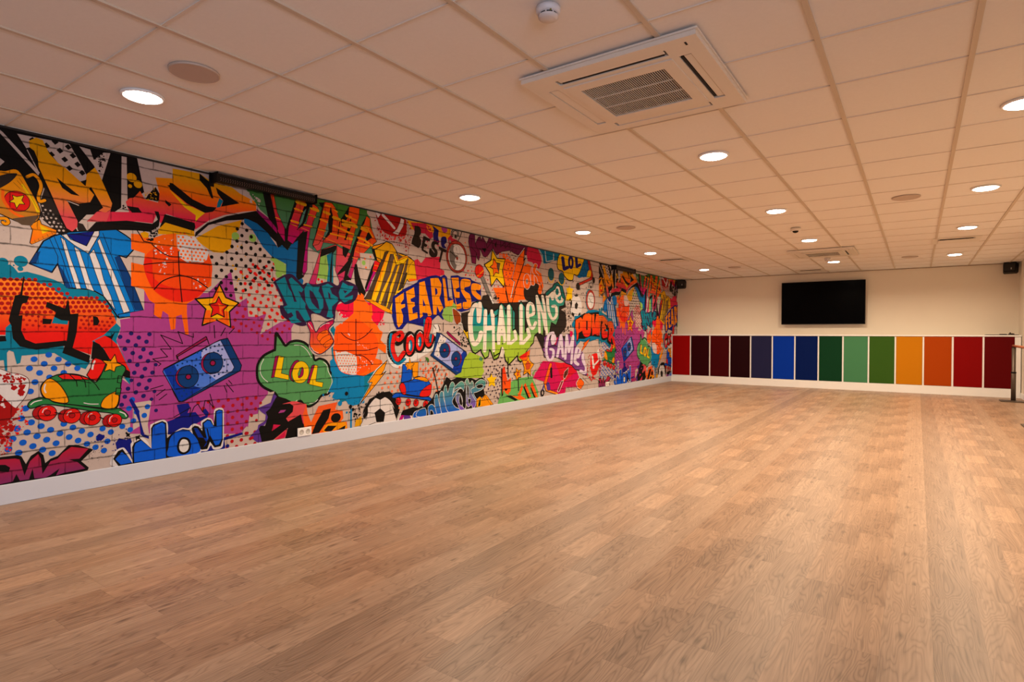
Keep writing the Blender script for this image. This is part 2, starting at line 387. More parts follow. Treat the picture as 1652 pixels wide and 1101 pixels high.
# ------------------------------------------------------------------ smoke detectors and sensor
def detector(loc, label, s=1.0):
    t = thing('smoke_detector', label, 'smoke detector', loc)
    MB().lathe([(0.0, 0), (0.052*s, 0), (0.052*s, -0.016), (0.047*s, -0.024), (0.040*s, -0.027), (0, -0.027)], 40).build('base', mat('detector_white', rgb(214, 212, 216), 0.4), t)
    MB().lathe([(0.0, -0.027), (0.038*s, -0.027), (0.038*s, -0.034), (0, -0.034)], 40).build('air_gap', dark_in, t)
    c = MB().lathe([(0.0, -0.034), (0.043*s, -0.034), (0.041*s, -0.042), (0.028*s, -0.048), (0, -0.050)], 40)
    for k in range(8):
        a = k*math.pi/4+0.3; c.box(-0.0025, 0.0025, 0.036*s, 0.041*s, -0.036, -0.025, Matrix.Rotation(a, 4, 'Z'))
    c.build('cap', mat('detector_cap', rgb(214, 206, 204), 0.4), t)
    MB().lathe([(0.0, -0.018), (0.004, -0.018), (0.004, -0.0225), (0, -0.023)], 12, Matrix.Translation((0.030*s, -0.030*s, -0.006))).build('indicator_lens', mat('lens_olive', rgb(140, 130, 60), 0.3), t)
    return t
detector((-1.285, 2.098, CZ), 'white round smoke detector on the ceiling near the camera')
sd = detector((-1.33, 11.742, CZ), 'tiny far smoke detector between air conditioner and last middle downlight')
t = thing('motion_sensor', 'small boxy ceiling sensor with a dark slot between two middle downlights', 'sensor', (-1.295, 8.20, CZ))
MB().lathe([(0, 0), (0.058, 0), (0.058, -0.03), (0.05, -0.036), (0, -0.036)], 32).build('housing', ac_white, t)
MB().lathe([(0, -0.036), (0.036, -0.036), (0.03, -0.052), (0.014, -0.060), (0, -0.061)], 32).build('dome', dark_in, t)

# ------------------------------------------------------------------ ceiling speakers
def cspk(loc, label):
    t = thing('ceiling_speaker', label, 'speaker', loc, 0, 'round ceiling speakers')
    MB().lathe([(0.108, 0.006), (0.121, 0.006), (0.121, -0.003), (0.114, -0.006), (0.108, -0.003)], 56).build('rim', mat('rim_cream', rgb(190, 172, 160), 0.6), t)
    MB().lathe([(0.0, 0.004), (0.108, 0.004), (0.108, -0.0015), (0.0, -0.003)], 56).build('grille', grille_m, t)
    return t
for (x, y), lb in (((-3.133, 1.557), 'round grey ceiling speaker beside the nearest left downlight'), ((-3.085, 6.965), 'round flush ceiling speaker between the left and middle rows'),
                   ((-0.105, 6.99), 'round flush ceiling speaker between the middle and right rows'), ((-3.07, 12.31), 'far round ceiling speaker near the left back corner'),
                   ((-0.12, 12.33), 'far round ceiling speaker above the green panels')):
    cspk((x, y, CZ), lb)

# ------------------------------------------------------------------ square air vents
def vent(loc, label):
    t = thing('ceiling_vent', label, 'air vent', loc, 0, 'square ceiling vents')
    MB().box(-0.28, 0.28, -0.28, 0.28, -0.004, 0.006).build('frame', ac_white, t)
    MB().box(-0.19, 0.19, -0.19, 0.19, -0.012, -0.004).build('throat', dark_in, t)
    MB().box(-0.21, 0.21, -0.21, 0.21, -0.018, -0.012, Matrix.Rotation(math.radians(1.5), 4, 'X'), bev=0.002).build('plate', ac_white, t)
    return t
vent((-3.693, 10.502, CZ), 'square white ceiling vent between two far downlights of the left row')
vent((0.44, 10.502, CZ), 'square white ceiling vent between two far downlights of the right row')
vent((-1.86, 13.80, CZ), 'square white ceiling vent close to the back wall above the television')

# ------------------------------------------------------------------ black light bars on the mural wall
def light_bar(y0, y1, label):
    t = thing('light_bar', label, 'light bar', (WX, (y0+y1)/2, 2.466), 0, 'black light bars above the mural')
    h = (y1-y0)/2
    b = MB(); b.box(0.035, 0.105, -h, h, -0.028, 0.042, bev=0.008); b.build('housing', black_pl, t)
    d = MB()
    n = int(h*2/0.022)
    for k in range(n):
        y = -h+0.03+k*(2*h-0.06)/(n-1)
        for r_ in range(3):
            zz = -0.018+r_*0.012
            d.box(0.1052, 0.1065, y-0.004+(r_ % 2)*0.004, y+0.002+(r_ % 2)*0.004, zz-0.003, zz+0.003)
    d.build('lens_row', mat('lens_silver', rgb(120, 100, 90), 0.35, metal=0.5), t)
    for s in (-1, 1):
        MB().box(0.010, 0.112, s*h-0.004, s*h+0.004, -0.036, 0.052).box(0.004, 0.012, s*h-0.02, s*h+0.02, -0.06, 0.056).build('bracket', black_pl, t)
    return t
light_bar(2.61, 3.60, 'long black light bar above the mural nearest the camera')
light_bar(10.55, 11.50, 'far black light bar above the mural near the back corner')

# ------------------------------------------------------------------ wall sockets
def socket(y, z, label):
    t = thing('wall_socket', label, 'socket', (WX+0.012, y, z), 0, 'white double sockets in the mural wall')
    MB().box(0.0, 0.012, -0.078, 0.078, -0.042, 0.042, bev=0.003).build('cover_plate', white_paint, t)
    for s in (-1, 1):
        MB().lathe([(0, 0.0121), (0.021, 0.0121), (0.023, 0.0145), (0.025, 0.0145), (0.025, 0.0)], 24, Matrix.Translation((0, s*0.036, 0)) @ Matrix.Rotation(math.pi/2, 4, 'Y')).build('outlet', mat('outlet_grey', rgb(186, 182, 178), 0.5), t)
    return t
socket(3.52, 0.176, 'white double wall socket below the black brush letters, nearest the camera')
socket(10.36, 0.176, 'far white double wall socket beside the blue letters')

# ------------------------------------------------------------------ things on the worktop
t = thing('equipment_tray', 'flat black tray lying on the right end of the worktop', 'tray', (1.28, 14.16, 1.156))
MB().box(-0.225, 0.245, -0.14, 0.14, 0, 0.011, bev=0.003).build('tray_plate', black_pl, t)
MB().box(-0.02, 0.08, -0.10, 0.0, 0.0111, 0.021, bev=0.002).build('raised_block', black_pl, t)
t = thing('controller', 'small dark handheld controller resting on the black tray', 'controller', (1.425, 14.08, 1.168))
MB().lathe([(0, 0.0), (0.03, 0.0), (0.036, 0.008), (0.03, 0.018), (0.012, 0.022), (0, 0.022)], 20, Matrix.Scale(1.3, 4, (1, 0, 0))).build('body', mat('dark_grey_plastic', rgb(52, 40, 32), 0.4), t)
MB().lathe([(0, 0.02), (0.01, 0.02), (0.01, 0.032), (0.014, 0.034), (0.010, 0.038), (0, 0.038)], 16, Matrix.Translation((-0.018, 0, 0))).build('joystick', black_pl, t)

# ------------------------------------------------------------------ barre on steel posts along the right wall
def rail_post(loc, label):
    t = thing('barre_stand', label, 'stand', loc, 0, 'steel stands of the barre')
    MB().box(-0.19, 0.12, -0.24, 0.05, 0.0, 0.016, bev=0.002).build('base_plate', steel, t)
    MB().lathe([(0.034, 0.012), (0.034, 0.50), (0.029, 0.505), (0.029, 0.935)], 28).build('pole', steel, t)
    MB().lathe([(0.036, 0.49), (0.038, 0.493), (0.038, 0.512), (0.030, 0.516)], 28).build('collar', black_pl, t)
    MB().box(-0.03, 0.03, -0.02, 0.02, 0.930, 0.948).build('rail_holder', black_pl, t)
    return t
rail_post((1.382, 13.30, 0), 'slim steel barre stand on a flat base plate before the crimson panel')
rail_post((1.288, 9.80, 0), 'nearer steel barre stand, only the tip of its base plate showing at the right edge')
hr = MB().tube((1.384, 13.42, 0.967), (1.275, 9.3, 0.967), 0.020, 24)
o = hr.build('barre', wood_rail); o['label'] = 'round orange-brown wooden barre on steel stands along the right wall'; o['category'] = 'barre'

MURAL_A = """
p k - - : 1187,2506 2034,2509 2084,2251 1860,2043 1698,2009 1643,1935 1556,1921 1444,2159 1403,2052 1306,2215 1185,2187
p bg - - : 1187,2506 1228,2475 1424,2254 1416,2231 1217,2461 1187,2482
p bg - - : 1195,2314 1236,2282 1195,2225
p bg - - : 1303,2486 1597,2496 1650,2397 1700,2298 1688,2223 1527,2347 1445,2452 1370,2413 1351,2402
d k 21 4 : 1463,2450 1512,2489 1491,2395 : 1308,2487 1597,2496 1650,2397 1694,2296 1683,2229 1527,2341 1445,2445 1370,2413 1351,2402
l bg - - 5,8 : 1356,2391 1414,2264
p bg - - : 1656,2495 1723,2490 1745,2420 1809,2489 1853,2497 1797,2283 1745,2381
g k 70 2,9 : 1729,2482 1838,2490 1785,2324 1751,2402
p bg - - : 1928,2493 1962,2494 1968,2072 1923,2065
o yd - - : 1996,2346,35 2040,2305,30 1985,2278,14
g yd 24 2,7 : 2084,2251 2118,2258 2118,2194 2090,2196
g k 10 3,10 : 1927,2123 1964,2130 1963,2075 1926,2068
p dk - - : 1423,1986 1525,2003 1599,1856 1530,1846 1473,1900 1427,1943
d bg 8 6 : 1438,1941 1463,1943 1453,1916 : 1428,1986 1525,2003 1588,1860 1535,1853 1473,1907 1432,1938
p dk - - : 1637,1945 1676,1938 1709,1878 1664,1862 1642,1894
p dk - - : 1423,2043 1454,2161 1567,1929 1504,1919 1438,1971
d bg 7 6 : 1443,1978 1471,1977 1459,1953 : 1428,2031 1453,2036 1551,1940 1504,1919 1443,1941
p k - - : 1551,1983 1588,1912 1626,1911 1653,1863 1620,1852 1588,1851 1525,1965
p yd/or/pkr 2.44,2.10 - : 1700,1960 1769,2044 1978,2077 1960,2133 1954,2152 1979,2184 2010,2194 2055,2255 2087,2198 2185,2189 2196,2262 2166,2385 2296,2406 2296,2487 2512,2496 2619,2447 2795,2437 2869,2397 3016,2352 3024,2313 3024,2271 2894,2240 2721,2179 2587,2110 2511,2045 2474,2016 2470,2069 2246,2109 2225,2052 2202,2023 2185,2074 2182,2116 2145,2017 2028,2013
p k - - : 1960,2122 2042,2123 2068,2088 1997,2076
p k - - : 2113,2239 2167,2310 2196,2262 2192,2196 2139,2200 2093,2199
g yd 26 3,9 : 2087,2233 2159,2305 2189,2196 2100,2194
p k - - : 2273,2366 2297,2366 2452,2268 2572,2230 2657,2234 2626,2194 2557,2170 2408,2223 2274,2314
p k - - : 2254,2339 2281,2352 2280,2323
p k - - : 2512,2496 2596,2442 2630,2307 2611,2307 2573,2383 2512,2439
p k - - : 2650,2407 2865,2309 2697,2249 2715,2303 2666,2356
p tl - - : 2683,2321 2715,2303 2689,2244 2657,2232 2665,2278
p yl - - : 2269,2310 2408,2212 2557,2170 2504,2119 2477,2081 2480,2138 2387,2189
p k - - : 2238,2222 2288,2192 2268,2173 2240,2197
p k - - : 2158,2116 2189,2117 2200,2076 2191,2003 2125,1947 2028,1943 1904,1928 1704,1894 1757,1966 1960,2009 2142,2013 2182,2052
p k - - : 2234,2105 2470,2072 2477,2040 2466,2002 2239,2038 2233,1981 2201,1951 2199,2004 2220,2058
p yd - - : 2239,2039 2466,2002 2473,1941 2665,2076 2886,2165 2860,2074 2793,2000 2781,1896 2712,1848 2625,1845 2556,1883 2473,1933 2407,1962 2184,1937 2185,1973
p bg - - : 2407,1962 2473,1933 2556,1883 2510,1900 2407,1947
p k - - : 2472,1952 2477,1994 2572,2085 2745,2175 3024,2271 3141,2200 3234,2113 3368,2011 3368,1907 3196,2031 3042,2142 2911,2171 2745,2136 2587,2072 2496,1978
p yd - - : 1214,2526 1215,2526 1215,2527
p yd/yo/pk 2.40,1.98 - : 1365,2455 1405,2489 1443,2481 1478,2398 1527,2347 1574,2317 1691,2217 1700,2304 1751,2365 1779,2322 1863,2122 1854,2076 1819,2044 1775,2052 1804,2079 1727,2218 1713,2201 1747,2163 1721,2105 1654,2083 1578,2094 1605,2038 1643,1954 1640,1908 1610,1875 1577,1893 1551,1952 1484,2130 1419,2290 1415,2338 1395,2395 1370,2412
p k - - : 1519,2241 1657,2137 1606,2140 1552,2174
p k - - : 1661,2243 1700,2265 1694,2218
p k - - : 1592,2074 1627,2029 1704,2025 1755,2069 1750,2124 1721,2100 1654,2080
l bg - - 6,8 : 1581,2088 1649,2069
p pk - - : 1698,1960 1764,2043 1825,2047 1854,2073 1824,1977
s yo/br 2.15,1.66 k,6 : 1185,2187 1241,2224 1307,2242 1369,2131 1423,2012 1423,1956 1402,1909 1333,1886 1211,1932 1184,1939
s dk - yo,14 : 1185,2164 1241,2209 1302,2226 1302,2196 1254,2131 1185,2081
c yo - k,5 19,8 : 1355,2208 1389,2231 1419,2203 1431,2156 1416,2091 1423,2055 1451,2067
e rd - k,4 : 1301,2032 1368,2045 1300,1964
p yl - k,3 : 1275,2069 1298,2062 1337,2079 1325,2043 1341,2019 1313,2016 1297,1983 1286,2018 1258,2021 1282,2044
c yl - - 18,8 : 1330,2147 1388,2049 1413,1979
c or - - 17,8 : 1226,2090 1230,2025 1277,1955 1334,1929
l k - - 2,8 : 1311,2192 1369,2094 1415,1992
l k - - 2,8 : 1282,2155 1316,2120
l k - - 2,8 : 1301,2171 1330,2135
p yo/or - k,5 : 1368,1884 1422,1930 1432,1900 1519,1870 1514,1843 1377,1753 1367,1761 1382,1849
p ry - - : 1372,1768 1511,1868 1518,1847 1377,1753
l k - - 2,8 : 1392,1783 1399,1765
l k - - 2,8 : 1412,1798 1419,1781
l k - - 2,8 : 1437,1817 1444,1799
l k - - 2,8 : 1462,1836 1470,1818
l k - - 2,8 : 1488,1852 1496,1835
p yl - - : 1422,1892 1483,1864 1437,1832
c yo - k,4 18,8 : 1193,1898 1239,1906 1253,1884 1239,1870 1225,1879
p br - - : 1272,1911 1423,1961 1377,1879 1324,1877
g tl 3 6,12 : 1209,1616 1303,1625 1303,1565 1209,1556
o tl - - : 1318,1630,38 1223,1614,30 1315,1579,16
p tl - - : 1182,1589 1260,1603 1279,1587 1303,1552 1351,1563 1425,1545 1502,1520 1554,1495 1597,1469 1718,1464 1798,1422 1863,1358 1893,1277 1886,1236 1809,1235 1181,1494
p bl - k,9 : 1364,1619 1442,1783 1503,1829 1545,1848 1588,1867 1777,1908 1889,1931 1956,1893 2028,1840 2022,1812 1956,1724 1907,1736 1974,1598 2074,1325 2061,1303 1899,1264 1804,1422 1729,1465 1586,1468 1565,1486 1523,1635 1489,1570
p db - - : 1523,1635 1555,1588 1602,1469 1570,1467
p db - - : 1907,1736 1974,1598 2074,1325 2016,1323 1942,1513 1877,1719
p db - - : 1364,1619 1401,1697 1426,1713 1401,1623
p db - - : 1366,1616 1489,1582 1487,1570
p wh - k,4 : 1540,1825 1566,1806 1603,1669 1635,1569 1662,1467 1632,1465 1597,1591 1566,1717
p wh - k,4 : 1620,1768 1653,1746 1696,1600 1713,1536 1744,1452 1696,1469 1663,1597
p wh - k,4 : 1714,1721 1742,1764 1782,1648 1805,1543 1851,1425 1881,1318 1804,1422 1747,1605
p wh - k,4 : 1765,1826 1780,1848 1823,1726 1876,1590 1924,1457 1979,1314 1935,1299 1899,1414 1834,1613 1800,1717
p nv - k,3 : 1577,1846 1743,1896 1737,1862 1692,1780 1642,1797
p wh - k,5 : 1543,1841 1577,1852 1599,1817 1697,1781 1746,1896 1777,1904 1777,1874 1708,1727 1625,1775
p bl - k,6 : 1899,1288 2074,1325 2054,1292 1954,1269 1905,1260
l k - - 4,8 : 1475,1810 1524,1686 1523,1623
l k - - 4,8 : 1503,1823 1545,1701 1608,1470
l k - - 4,9 : 1800,1891 1847,1749 1912,1593 2016,1309
p oo2/rd 1.48,1.15 - : 1181,1505 1209,1507 1274,1509 1331,1511 1400,1498 1481,1460 1554,1407 1591,1383 1662,1413 1735,1404 1804,1367 1869,1282 1886,1228 1856,1152 1809,1125 1892,1057 1980,854 1891,886 1773,1038 1733,1086 1721,986 1605,1035 1579,1087 1388,1073 1234,1132 1179,1132
d rd2 13 8 : 1412,1481 1445,1483 1428,1514 : 1200,1526 1269,1528 1341,1528 1420,1513 1502,1475 1575,1429 1662,1428 1752,1420 1833,1363 1869,1311 1821,1290 1198,1271
d rd2 9 8 : 1396,1228 1429,1225 1411,1259 : 1320,1266 1434,1269 1574,1203 1574,1183 1325,1168
d rd2 10 8 : 1695,1237 1728,1235 1708,1208 : 1650,1275 1734,1278 1780,1232 1875,1282 1874,1221 1832,1166 1650,1171
p tl - - : 1179,1126 1234,1126 1235,1180 1277,1228 1300,1077 1398,1045 1552,1068 1562,997 1710,947 1721,947 1687,882 1621,911 1499,1005 1319,991 1311,943 1292,934 1283,980 1276,1017 1252,1029 1241,1012 1242,885 1231,886 1224,964 1178,960
p tl - - : 1728,1086 1803,1132 1886,1221 1916,1187 1886,1098 1892,1057 2052,738 1976,750 1939,801 1980,854 1831,943
p k - - : 1179,1126 1234,1126 1239,1090 1206,1087 1179,1087
p k - - : 1285,1397 1312,1406 1331,1531 1337,1525 1324,1402 1361,1398 1348,1351 1323,1344 1301,1243 1315,1164 1319,1109 1277,1163 1251,1229 1259,1272
p k - - : 1277,1259 1325,1266 1317,1162 1339,1101 1393,1073 1571,1093 1568,1055 1398,1029 1310,1053 1272,1108 1265,1180
p k - - : 1434,1247 1490,1242 1480,1208 1434,1207
p tl - - : 1500,1259 1585,1248 1579,1206 1487,1214
p k - - : 1460,1363 1564,1319 1583,1391 1596,1282 1645,1283 1639,1244 1606,1231 1542,1236 1500,1260 1511,1292 1452,1328
p k - - : 1590,1280 1645,1288 1633,1151 1608,1038 1716,980 1707,927 1546,1004 1573,1093 1585,1203
p k - - : 1734,1271 1763,1265 1777,1232 1763,1202 1737,1205
p k - - : 1809,1125 1850,1125 1880,1159 1856,1098
p rd - - : 1739,1089 1809,1127 1850,1102 1892,1057 1980,851 1946,852 1891,896 1840,939 1802,1031
p k - - : 1733,1086 1773,1065 1808,1018 1846,942 1819,923 1721,957
p k - - : 1943,873 1982,847 1996,792 1930,814
p pu - - : 1911,1249 1991,1264 2080,1316 2114,1331 2146,1333 2144,760 2014,698 2052,738 1971,882 1886,1088 1910,1153 1916,1201
p pu - - : 1915,802 1976,750 2052,731 2157,737 2156,515 2051,484 1907,501 1896,639
p pu - - : 2081,1490 2110,1477 2142,1422 2223,1398 2405,1406 2464,1439 2524,1488 2577,1491 2784,1694 2825,1458 2833,1402 2931,1468 2947,1264 3116,1327 3057,1129 3308,1259 3386,1313 3386,1051 1980,1067 1981,1303 2080,1327
p pu - - : 1981,1273 3057,1301 3057,1135 3232,1237 3386,1292 3386,1231 3213,1169 3203,999 3039,902 3021,771 3212,641 3137,612 3137,579 3038,479 2949,406 2975,353 2863,245 1977,369
p pu - - : 2116,615 3062,553 3033,389 2954,398 3015,267 2927,303 2809,375 2759,253 2711,323 2524,370 2102,424
p bg - - : 1997,604 2126,613 2106,450 1996,394
p bg - - : 2032,601 2129,606 2102,424 2115,315 2063,379
d rd3 17 8 : 2752,453 2839,453 2797,506 : 2494,595 3051,570 3050,112 2718,132 2719,369 2509,487
d rd3 17 8 : 2752,453 2839,453 2797,506 : 2370,554 2435,601 2525,623 2524,516 2413,527
d dp 17 8 : 1943,1024 1997,991 1965,1084 : 1898,1159 2016,1167 2145,1161 2143,710 2077,608 1914,569 1914,727 2027,732 1977,840 1892,1077
d dp 15 8 : 2053,961 2108,928 2075,1021 : 1987,1148 2089,1120 2174,932 2153,775 2152,625 2213,525 2152,495 2119,606 1985,619
d bd 20 10 : 1442,931 1498,897 1468,993 : 1314,985 1499,999 1621,911 1704,881 1659,857 1478,829 1416,776 1406,696 1336,653 1347,781 1362,836 1309,925
d bd 21 10 : 1422,499 1476,466 1399,433 : 1346,675 1385,578 1466,534 1603,495 1747,463 1913,429 1969,491 2013,626 2038,469 2051,368 1864,394 1828,290 1816,211 1656,291 1580,349 1495,286 1434,309 1359,309 1310,311 1216,363 1287,504
d bd 21 10 : 1422,499 1476,466 1399,433 : 1939,646 2001,641 2051,587 2103,603 2103,504 2013,444 1975,539
g rd 160 3,10 : 1176,590 1274,627 1322,677 1326,591 1360,525 1268,427 1248,322 1175,346
g rd2 70 5,18 : 1176,619 1260,622 1298,679 1287,534 1240,432 1175,346
g nv 46 2,8 : 1799,410 1962,415 2000,347 1888,254 1828,236 1724,360
g k 50 1,4 : 1657,357 1817,346 1828,223 1712,163 1690,220
s wh - dr,4 : 1178,883 1261,878 1328,856 1359,811 1342,720 1283,634 1231,579 1176,550
g rd2 60 4,12 : 1178,883 1318,863 1347,800 1261,794 1178,859
g rd2 10 9,21 : 1256,818 1298,767 1327,801 1332,727 1308,717
p rd2 - - : 1177,764 1204,738 1274,647 1298,632 1278,592 1231,543 1176,550
g wh 10 6,16 : 1177,728 1227,712 1227,652 1176,645
p rd - k,6 : 1693,839 1721,894 1727,946 1750,962 1831,929 1790,850 1755,792 1715,808
s dg - k,8 : 1421,757 1436,800 1493,841 1551,855 1637,845 1715,808 1755,785 1796,863 1825,936 1849,942 1946,883 1921,802 1908,679 1896,598 1859,574 1783,589 1582,635 1477,665 1436,700
p rd - k,5 : 1519,842 1561,855 1659,834 1721,804 1637,809 1545,818
s yo - k,6 : 1422,751 1442,806 1477,826 1529,781 1571,701 1578,649 1518,654 1446,693
s yo - k,6 : 1783,596 1806,661 1878,702 1901,666 1889,599 1853,575
p yo - k,6 : 1790,944 1846,935 1876,986 1891,920 1929,901 1882,890 1873,853 1840,871 1804,858 1822,909
l k - - 6,8 : 1591,845 1629,800 1634,761
l k - - 6,8 : 1654,835 1681,797 1687,750
l k - - 6,9 : 1709,808 1749,766 1772,724
l k - - 5,8 : 1540,812 1637,803 1720,778
p dg - k,6 : 1897,821 1924,816 1918,764 1890,771
p dg - k,6 : 1884,729 1917,723 1908,672 1878,682
c wh - - 9,8 : 1447,787 1441,756 1449,730
c wh - - 12,9 : 1744,939 1732,906 1729,880
c wh - - 6,9 : 1675,636 1714,624 1765,619
s dg - k,7 : 1349,650 1366,679 1416,699 1466,682 1508,653 1636,621 1794,579 1889,576 1938,543 1963,509 1950,490 1919,497 1847,542 1714,574 1582,614 1477,643 1426,645 1385,631 1361,630
c wh - - 7,8 : 1366,654 1386,671 1426,680
c wh - - 8,9 : 1907,546 1938,529 1950,507
o rdd - k,4 : 1420,591,46 1568,554,48 1694,523,48 1838,486,47
o rd - k,5 : 1458,585,53 1602,550,53 1728,519,53 1871,485,49
o rdd - k,4 : 1458,588,18 1602,553,18 1728,522,19 1871,487,18
c wh - - 5,8 : 1430,592 1438,613 1456,620
c wh - - 5,8 : 1573,557 1581,578 1598,583
c wh - - 5,9 : 1700,529 1708,548 1725,553
c wh - - 5,9 : 1838,479 1841,506 1856,521
l k - - 8,8 : 1502,584 1534,574
l k - - 8,9 : 1774,520 1800,504
p k - - : 1174,322 1291,320 1313,308 1337,251 1364,302 1406,329 1434,296 1444,238 1475,264 1516,276 1580,343 1640,333 1732,286 1656,213 1703,158 1695,139 1547,129 1443,125 1201,132 1173,138
p rd2b/pud 0.38,0.10 - : 1174,307 1281,298 1303,288 1329,173 1359,266 1404,308 1418,274 1428,165 1474,245 1516,257 1543,291 1596,327 1701,297 1645,234 1580,239 1634,210 1681,155 1547,148 1505,138 1526,185 1474,150 1443,137 1383,143 1373,213 1353,143 1304,144 1286,193 1266,146 1201,141 1173,144
p k - - : 1174,275 1229,265 1253,242 1245,213 1174,233
p nv - - : 1969,630 1988,642 2001,620 2038,546 2051,453 2076,351 2110,332 2110,310 2070,330 2050,354 2041,447 2013,528 1982,601
g nv 8 13,24 : 1747,383 1788,378 1787,351 1753,356
p nv - - : 1851,224 1887,259 1876,309 1900,346 1949,325 1980,335 1992,291 1986,236 1992,172 1875,131 1851,139
p nv - - : 2236,327 2243,428 2298,443 2348,467 2334,506 2320,559 2413,565 2428,526 2406,483 2472,483 2509,433 2554,444 2524,485 2555,505 2585,463 2570,426 2532,408 2464,378 2412,347 2277,321
p nv - - : 2695,231 2884,256 2889,235 2719,207 2727,147 2710,102 2508,135 2508,181 2600,213
o nv - - : 2747,153,17
s wh - - : 1845,198 1887,259 1924,270 1942,257 1973,203 1992,158 1980,265 1986,299 2037,326 2063,330 2101,288 2121,250 2118,400 2135,427 2209,450 2243,428 2253,383 2249,295 2277,321 2355,362 2412,354 2434,374 2464,386 2509,365 2524,347 2516,394 2570,423 2608,406 2628,365 2628,474 2664,498 2711,481 2715,386 2711,197 2690,144 2623,143 2600,182 2569,141 2515,142 2504,105 2304,95 1887,129
p k - - : 1860,195 1893,248 1924,260 1955,206 1992,137 1989,263 2005,296 2050,317 2127,231 2125,392 2141,419 2209,439 2239,421 2246,296 2291,334 2369,353 2420,338 2449,297 2438,351 2464,370 2494,359 2527,316 2528,385 2570,411 2601,400 2624,350 2640,473 2671,485 2705,474 2704,213 2686,161 2631,158 2592,214 2569,156 2523,156 2478,186 2485,109 2248,112 1899,126
p bm/bs 0.65,0.2 - : 1875,189 1918,237 1948,207 1989,145 1911,141
p bm/bs 0.75,0.2 - : 2004,142 2002,254 2014,287 2053,306 2127,227 2138,390 2151,410 2209,428 2229,411 2235,137
s bm/bs 0.65,0.2 - : 2256,221 2270,292 2319,337 2376,344 2427,322 2471,271 2497,214 2493,138 2262,143
s wk - k,18 : 2329,217 2347,266 2376,277 2412,257 2426,209 2412,166 2375,150 2340,171
p bm - - : 2456,349 2486,345 2569,202 2538,176 2639,340 2569,249 2493,267
p bs - - : 2539,376 2570,399 2593,393 2624,342 2651,339 2648,464 2671,477 2699,467 2695,223 2670,179 2639,176 2592,276 2569,233 2554,297
l k - - 11,10 : 2569,326 2585,247 2561,180
c bs - - 13,9 : 2161,395 2202,418 2222,394
p k - - : 1949,388 1965,372 1980,373 1971,357 1980,342 1961,351 1949,346 1952,366 1943,378
p k - - : 2012,344 2031,345 2050,353 2040,333 2053,313 2027,321 2018,301 2015,330
p or - - : 1990,1914 2066,1918 2131,1892 2225,1940 2322,1947 2335,1772 2586,1830 2617,1733 2608,1555 2570,1529 2509,1457 2405,1391 2405,1309 2419,1136 2390,1136 2362,1300 2319,1284 2312,1181 2277,1173 2257,1297 2216,1325 2202,1259 2149,1294 2156,1380 2116,1407 2077,1490 1988,1512 1989,1692 2078,1680 2085,1772 1990,1796
p or - - : 1990,1875 2028,1880 2131,1859 2211,1934 2322,1964 2322,1920 1990,1792
g k 30 4,11 : 2066,1953 2185,1971 2144,1879 2105,1874
p yd - - : 2053,1926 2086,1944 2115,1935 2112,1902 2079,1891
l k - - 8,9 : 2028,1950 2053,1912 2079,1866 2144,1860
g k 40 3,10 : 2112,1977 2191,2010 2184,1930 2138,1895
s ro - - : 2091,1752 2191,1842 2335,1846 2466,1854 2586,1800 2617,1695 2577,1553 2479,1448 2362,1404 2243,1420 2143,1494 2091,1618
s rd4 - - : 2085,1730 2137,1729 2156,1581 2292,1518 2509,1518 2562,1521 2464,1432 2362,1404 2243,1428 2143,1501 2084,1631
p wh - - : 2332,1934 2466,1960 2540,1879 2586,1838 2571,1775 2540,1749 2407,1735 2342,1773
d or 10 7 : 2357,1913 2391,1913 2375,1884 : 2329,1970 2408,1981 2466,1937 2533,1878 2586,1838 2540,1749 2407,1735 2342,1773
p wh - - : 2332,1951 2407,1954 2466,1932 2525,1902 2540,1866 2332,1841
d or 10 7 : 2357,1912 2391,1913 2373,1886 : 2329,1951 2466,1932 2533,1880 2328,1855
g wh 22 4,14 : 2158,1902 2308,1930 2307,1783 2211,1722 2111,1790
g wh 16 4,12 : 2184,1734 2245,1718 2244,1624 2190,1619
g wh 16 3,9 : 2450,1612 2570,1614 2554,1521 2464,1515
c k - - 8,9 : 2138,1850 2211,1794 2279,1769 2364,1775
c k - - 8,10 : 2078,1684 2157,1702 2335,1728 2609,1733
c k - - 9,10 : 2339,1817 2345,1640 2366,1404
c k - - 9,10 : 2153,1494 2224,1571 2349,1618 2472,1598 2577,1534
p lg - - : 3233,1905 3271,1935 3358,1928 3357,1686 3233,1675 3214,1716 3271,1781 3205,1817 3158,1838
o lg - - : 2988,2016,36 2826,2010,36 2881,1921,13
g yd 14 6,14 : 2852,2038 2927,1870 2953,1710 2825,1538 2793,1775
d k 16 9 : 2928,1971 3017,1973 2971,1918 : 2609,1833 2712,1845 2793,1950 2868,2072 3086,2105 3233,1931 3233,1718 3176,1595 2996,1541 2842,1523 2792,1456 2743,1533 2600,1477 2624,1603
d k 16 9 : 2928,1971 3017,1972 2971,1918 : 2860,2138 2911,2163 3050,2102 3159,1967 3159,1942 2785,1896 2810,2019
d rd 16 9 : 2952,1497 3009,1464 3085,1497 : 2884,1558 2851,1684 2979,1794 3122,1792 3214,1716 3289,1499 3386,1400 3386,1226 3270,1137 2824,1137 2759,1280 2841,1379
p pu - - : 2833,1402 2931,1468 2934,1260 3116,1327 3057,1137 2783,1137 2791,1329
d rd3 16 9 : 2952,1497 3009,1464 3085,1497 : 2850,1395 2931,1455 2943,1260 3112,1314 3057,1137 2791,1153 2791,1329
p yo/yl - k,13 : 2472,1436 2624,1455 2679,1576 2735,1461 2854,1419 2767,1336 2779,1201 2654,1262 2529,1213 2560,1352
p or - - : 2538,1229 2562,1344 2600,1346 2607,1284 2654,1254
p or - - : 2766,1209 2662,1262 2726,1295 2710,1350 2759,1336
p or - - : 2624,1448 2679,1560 2663,1457 2608,1400
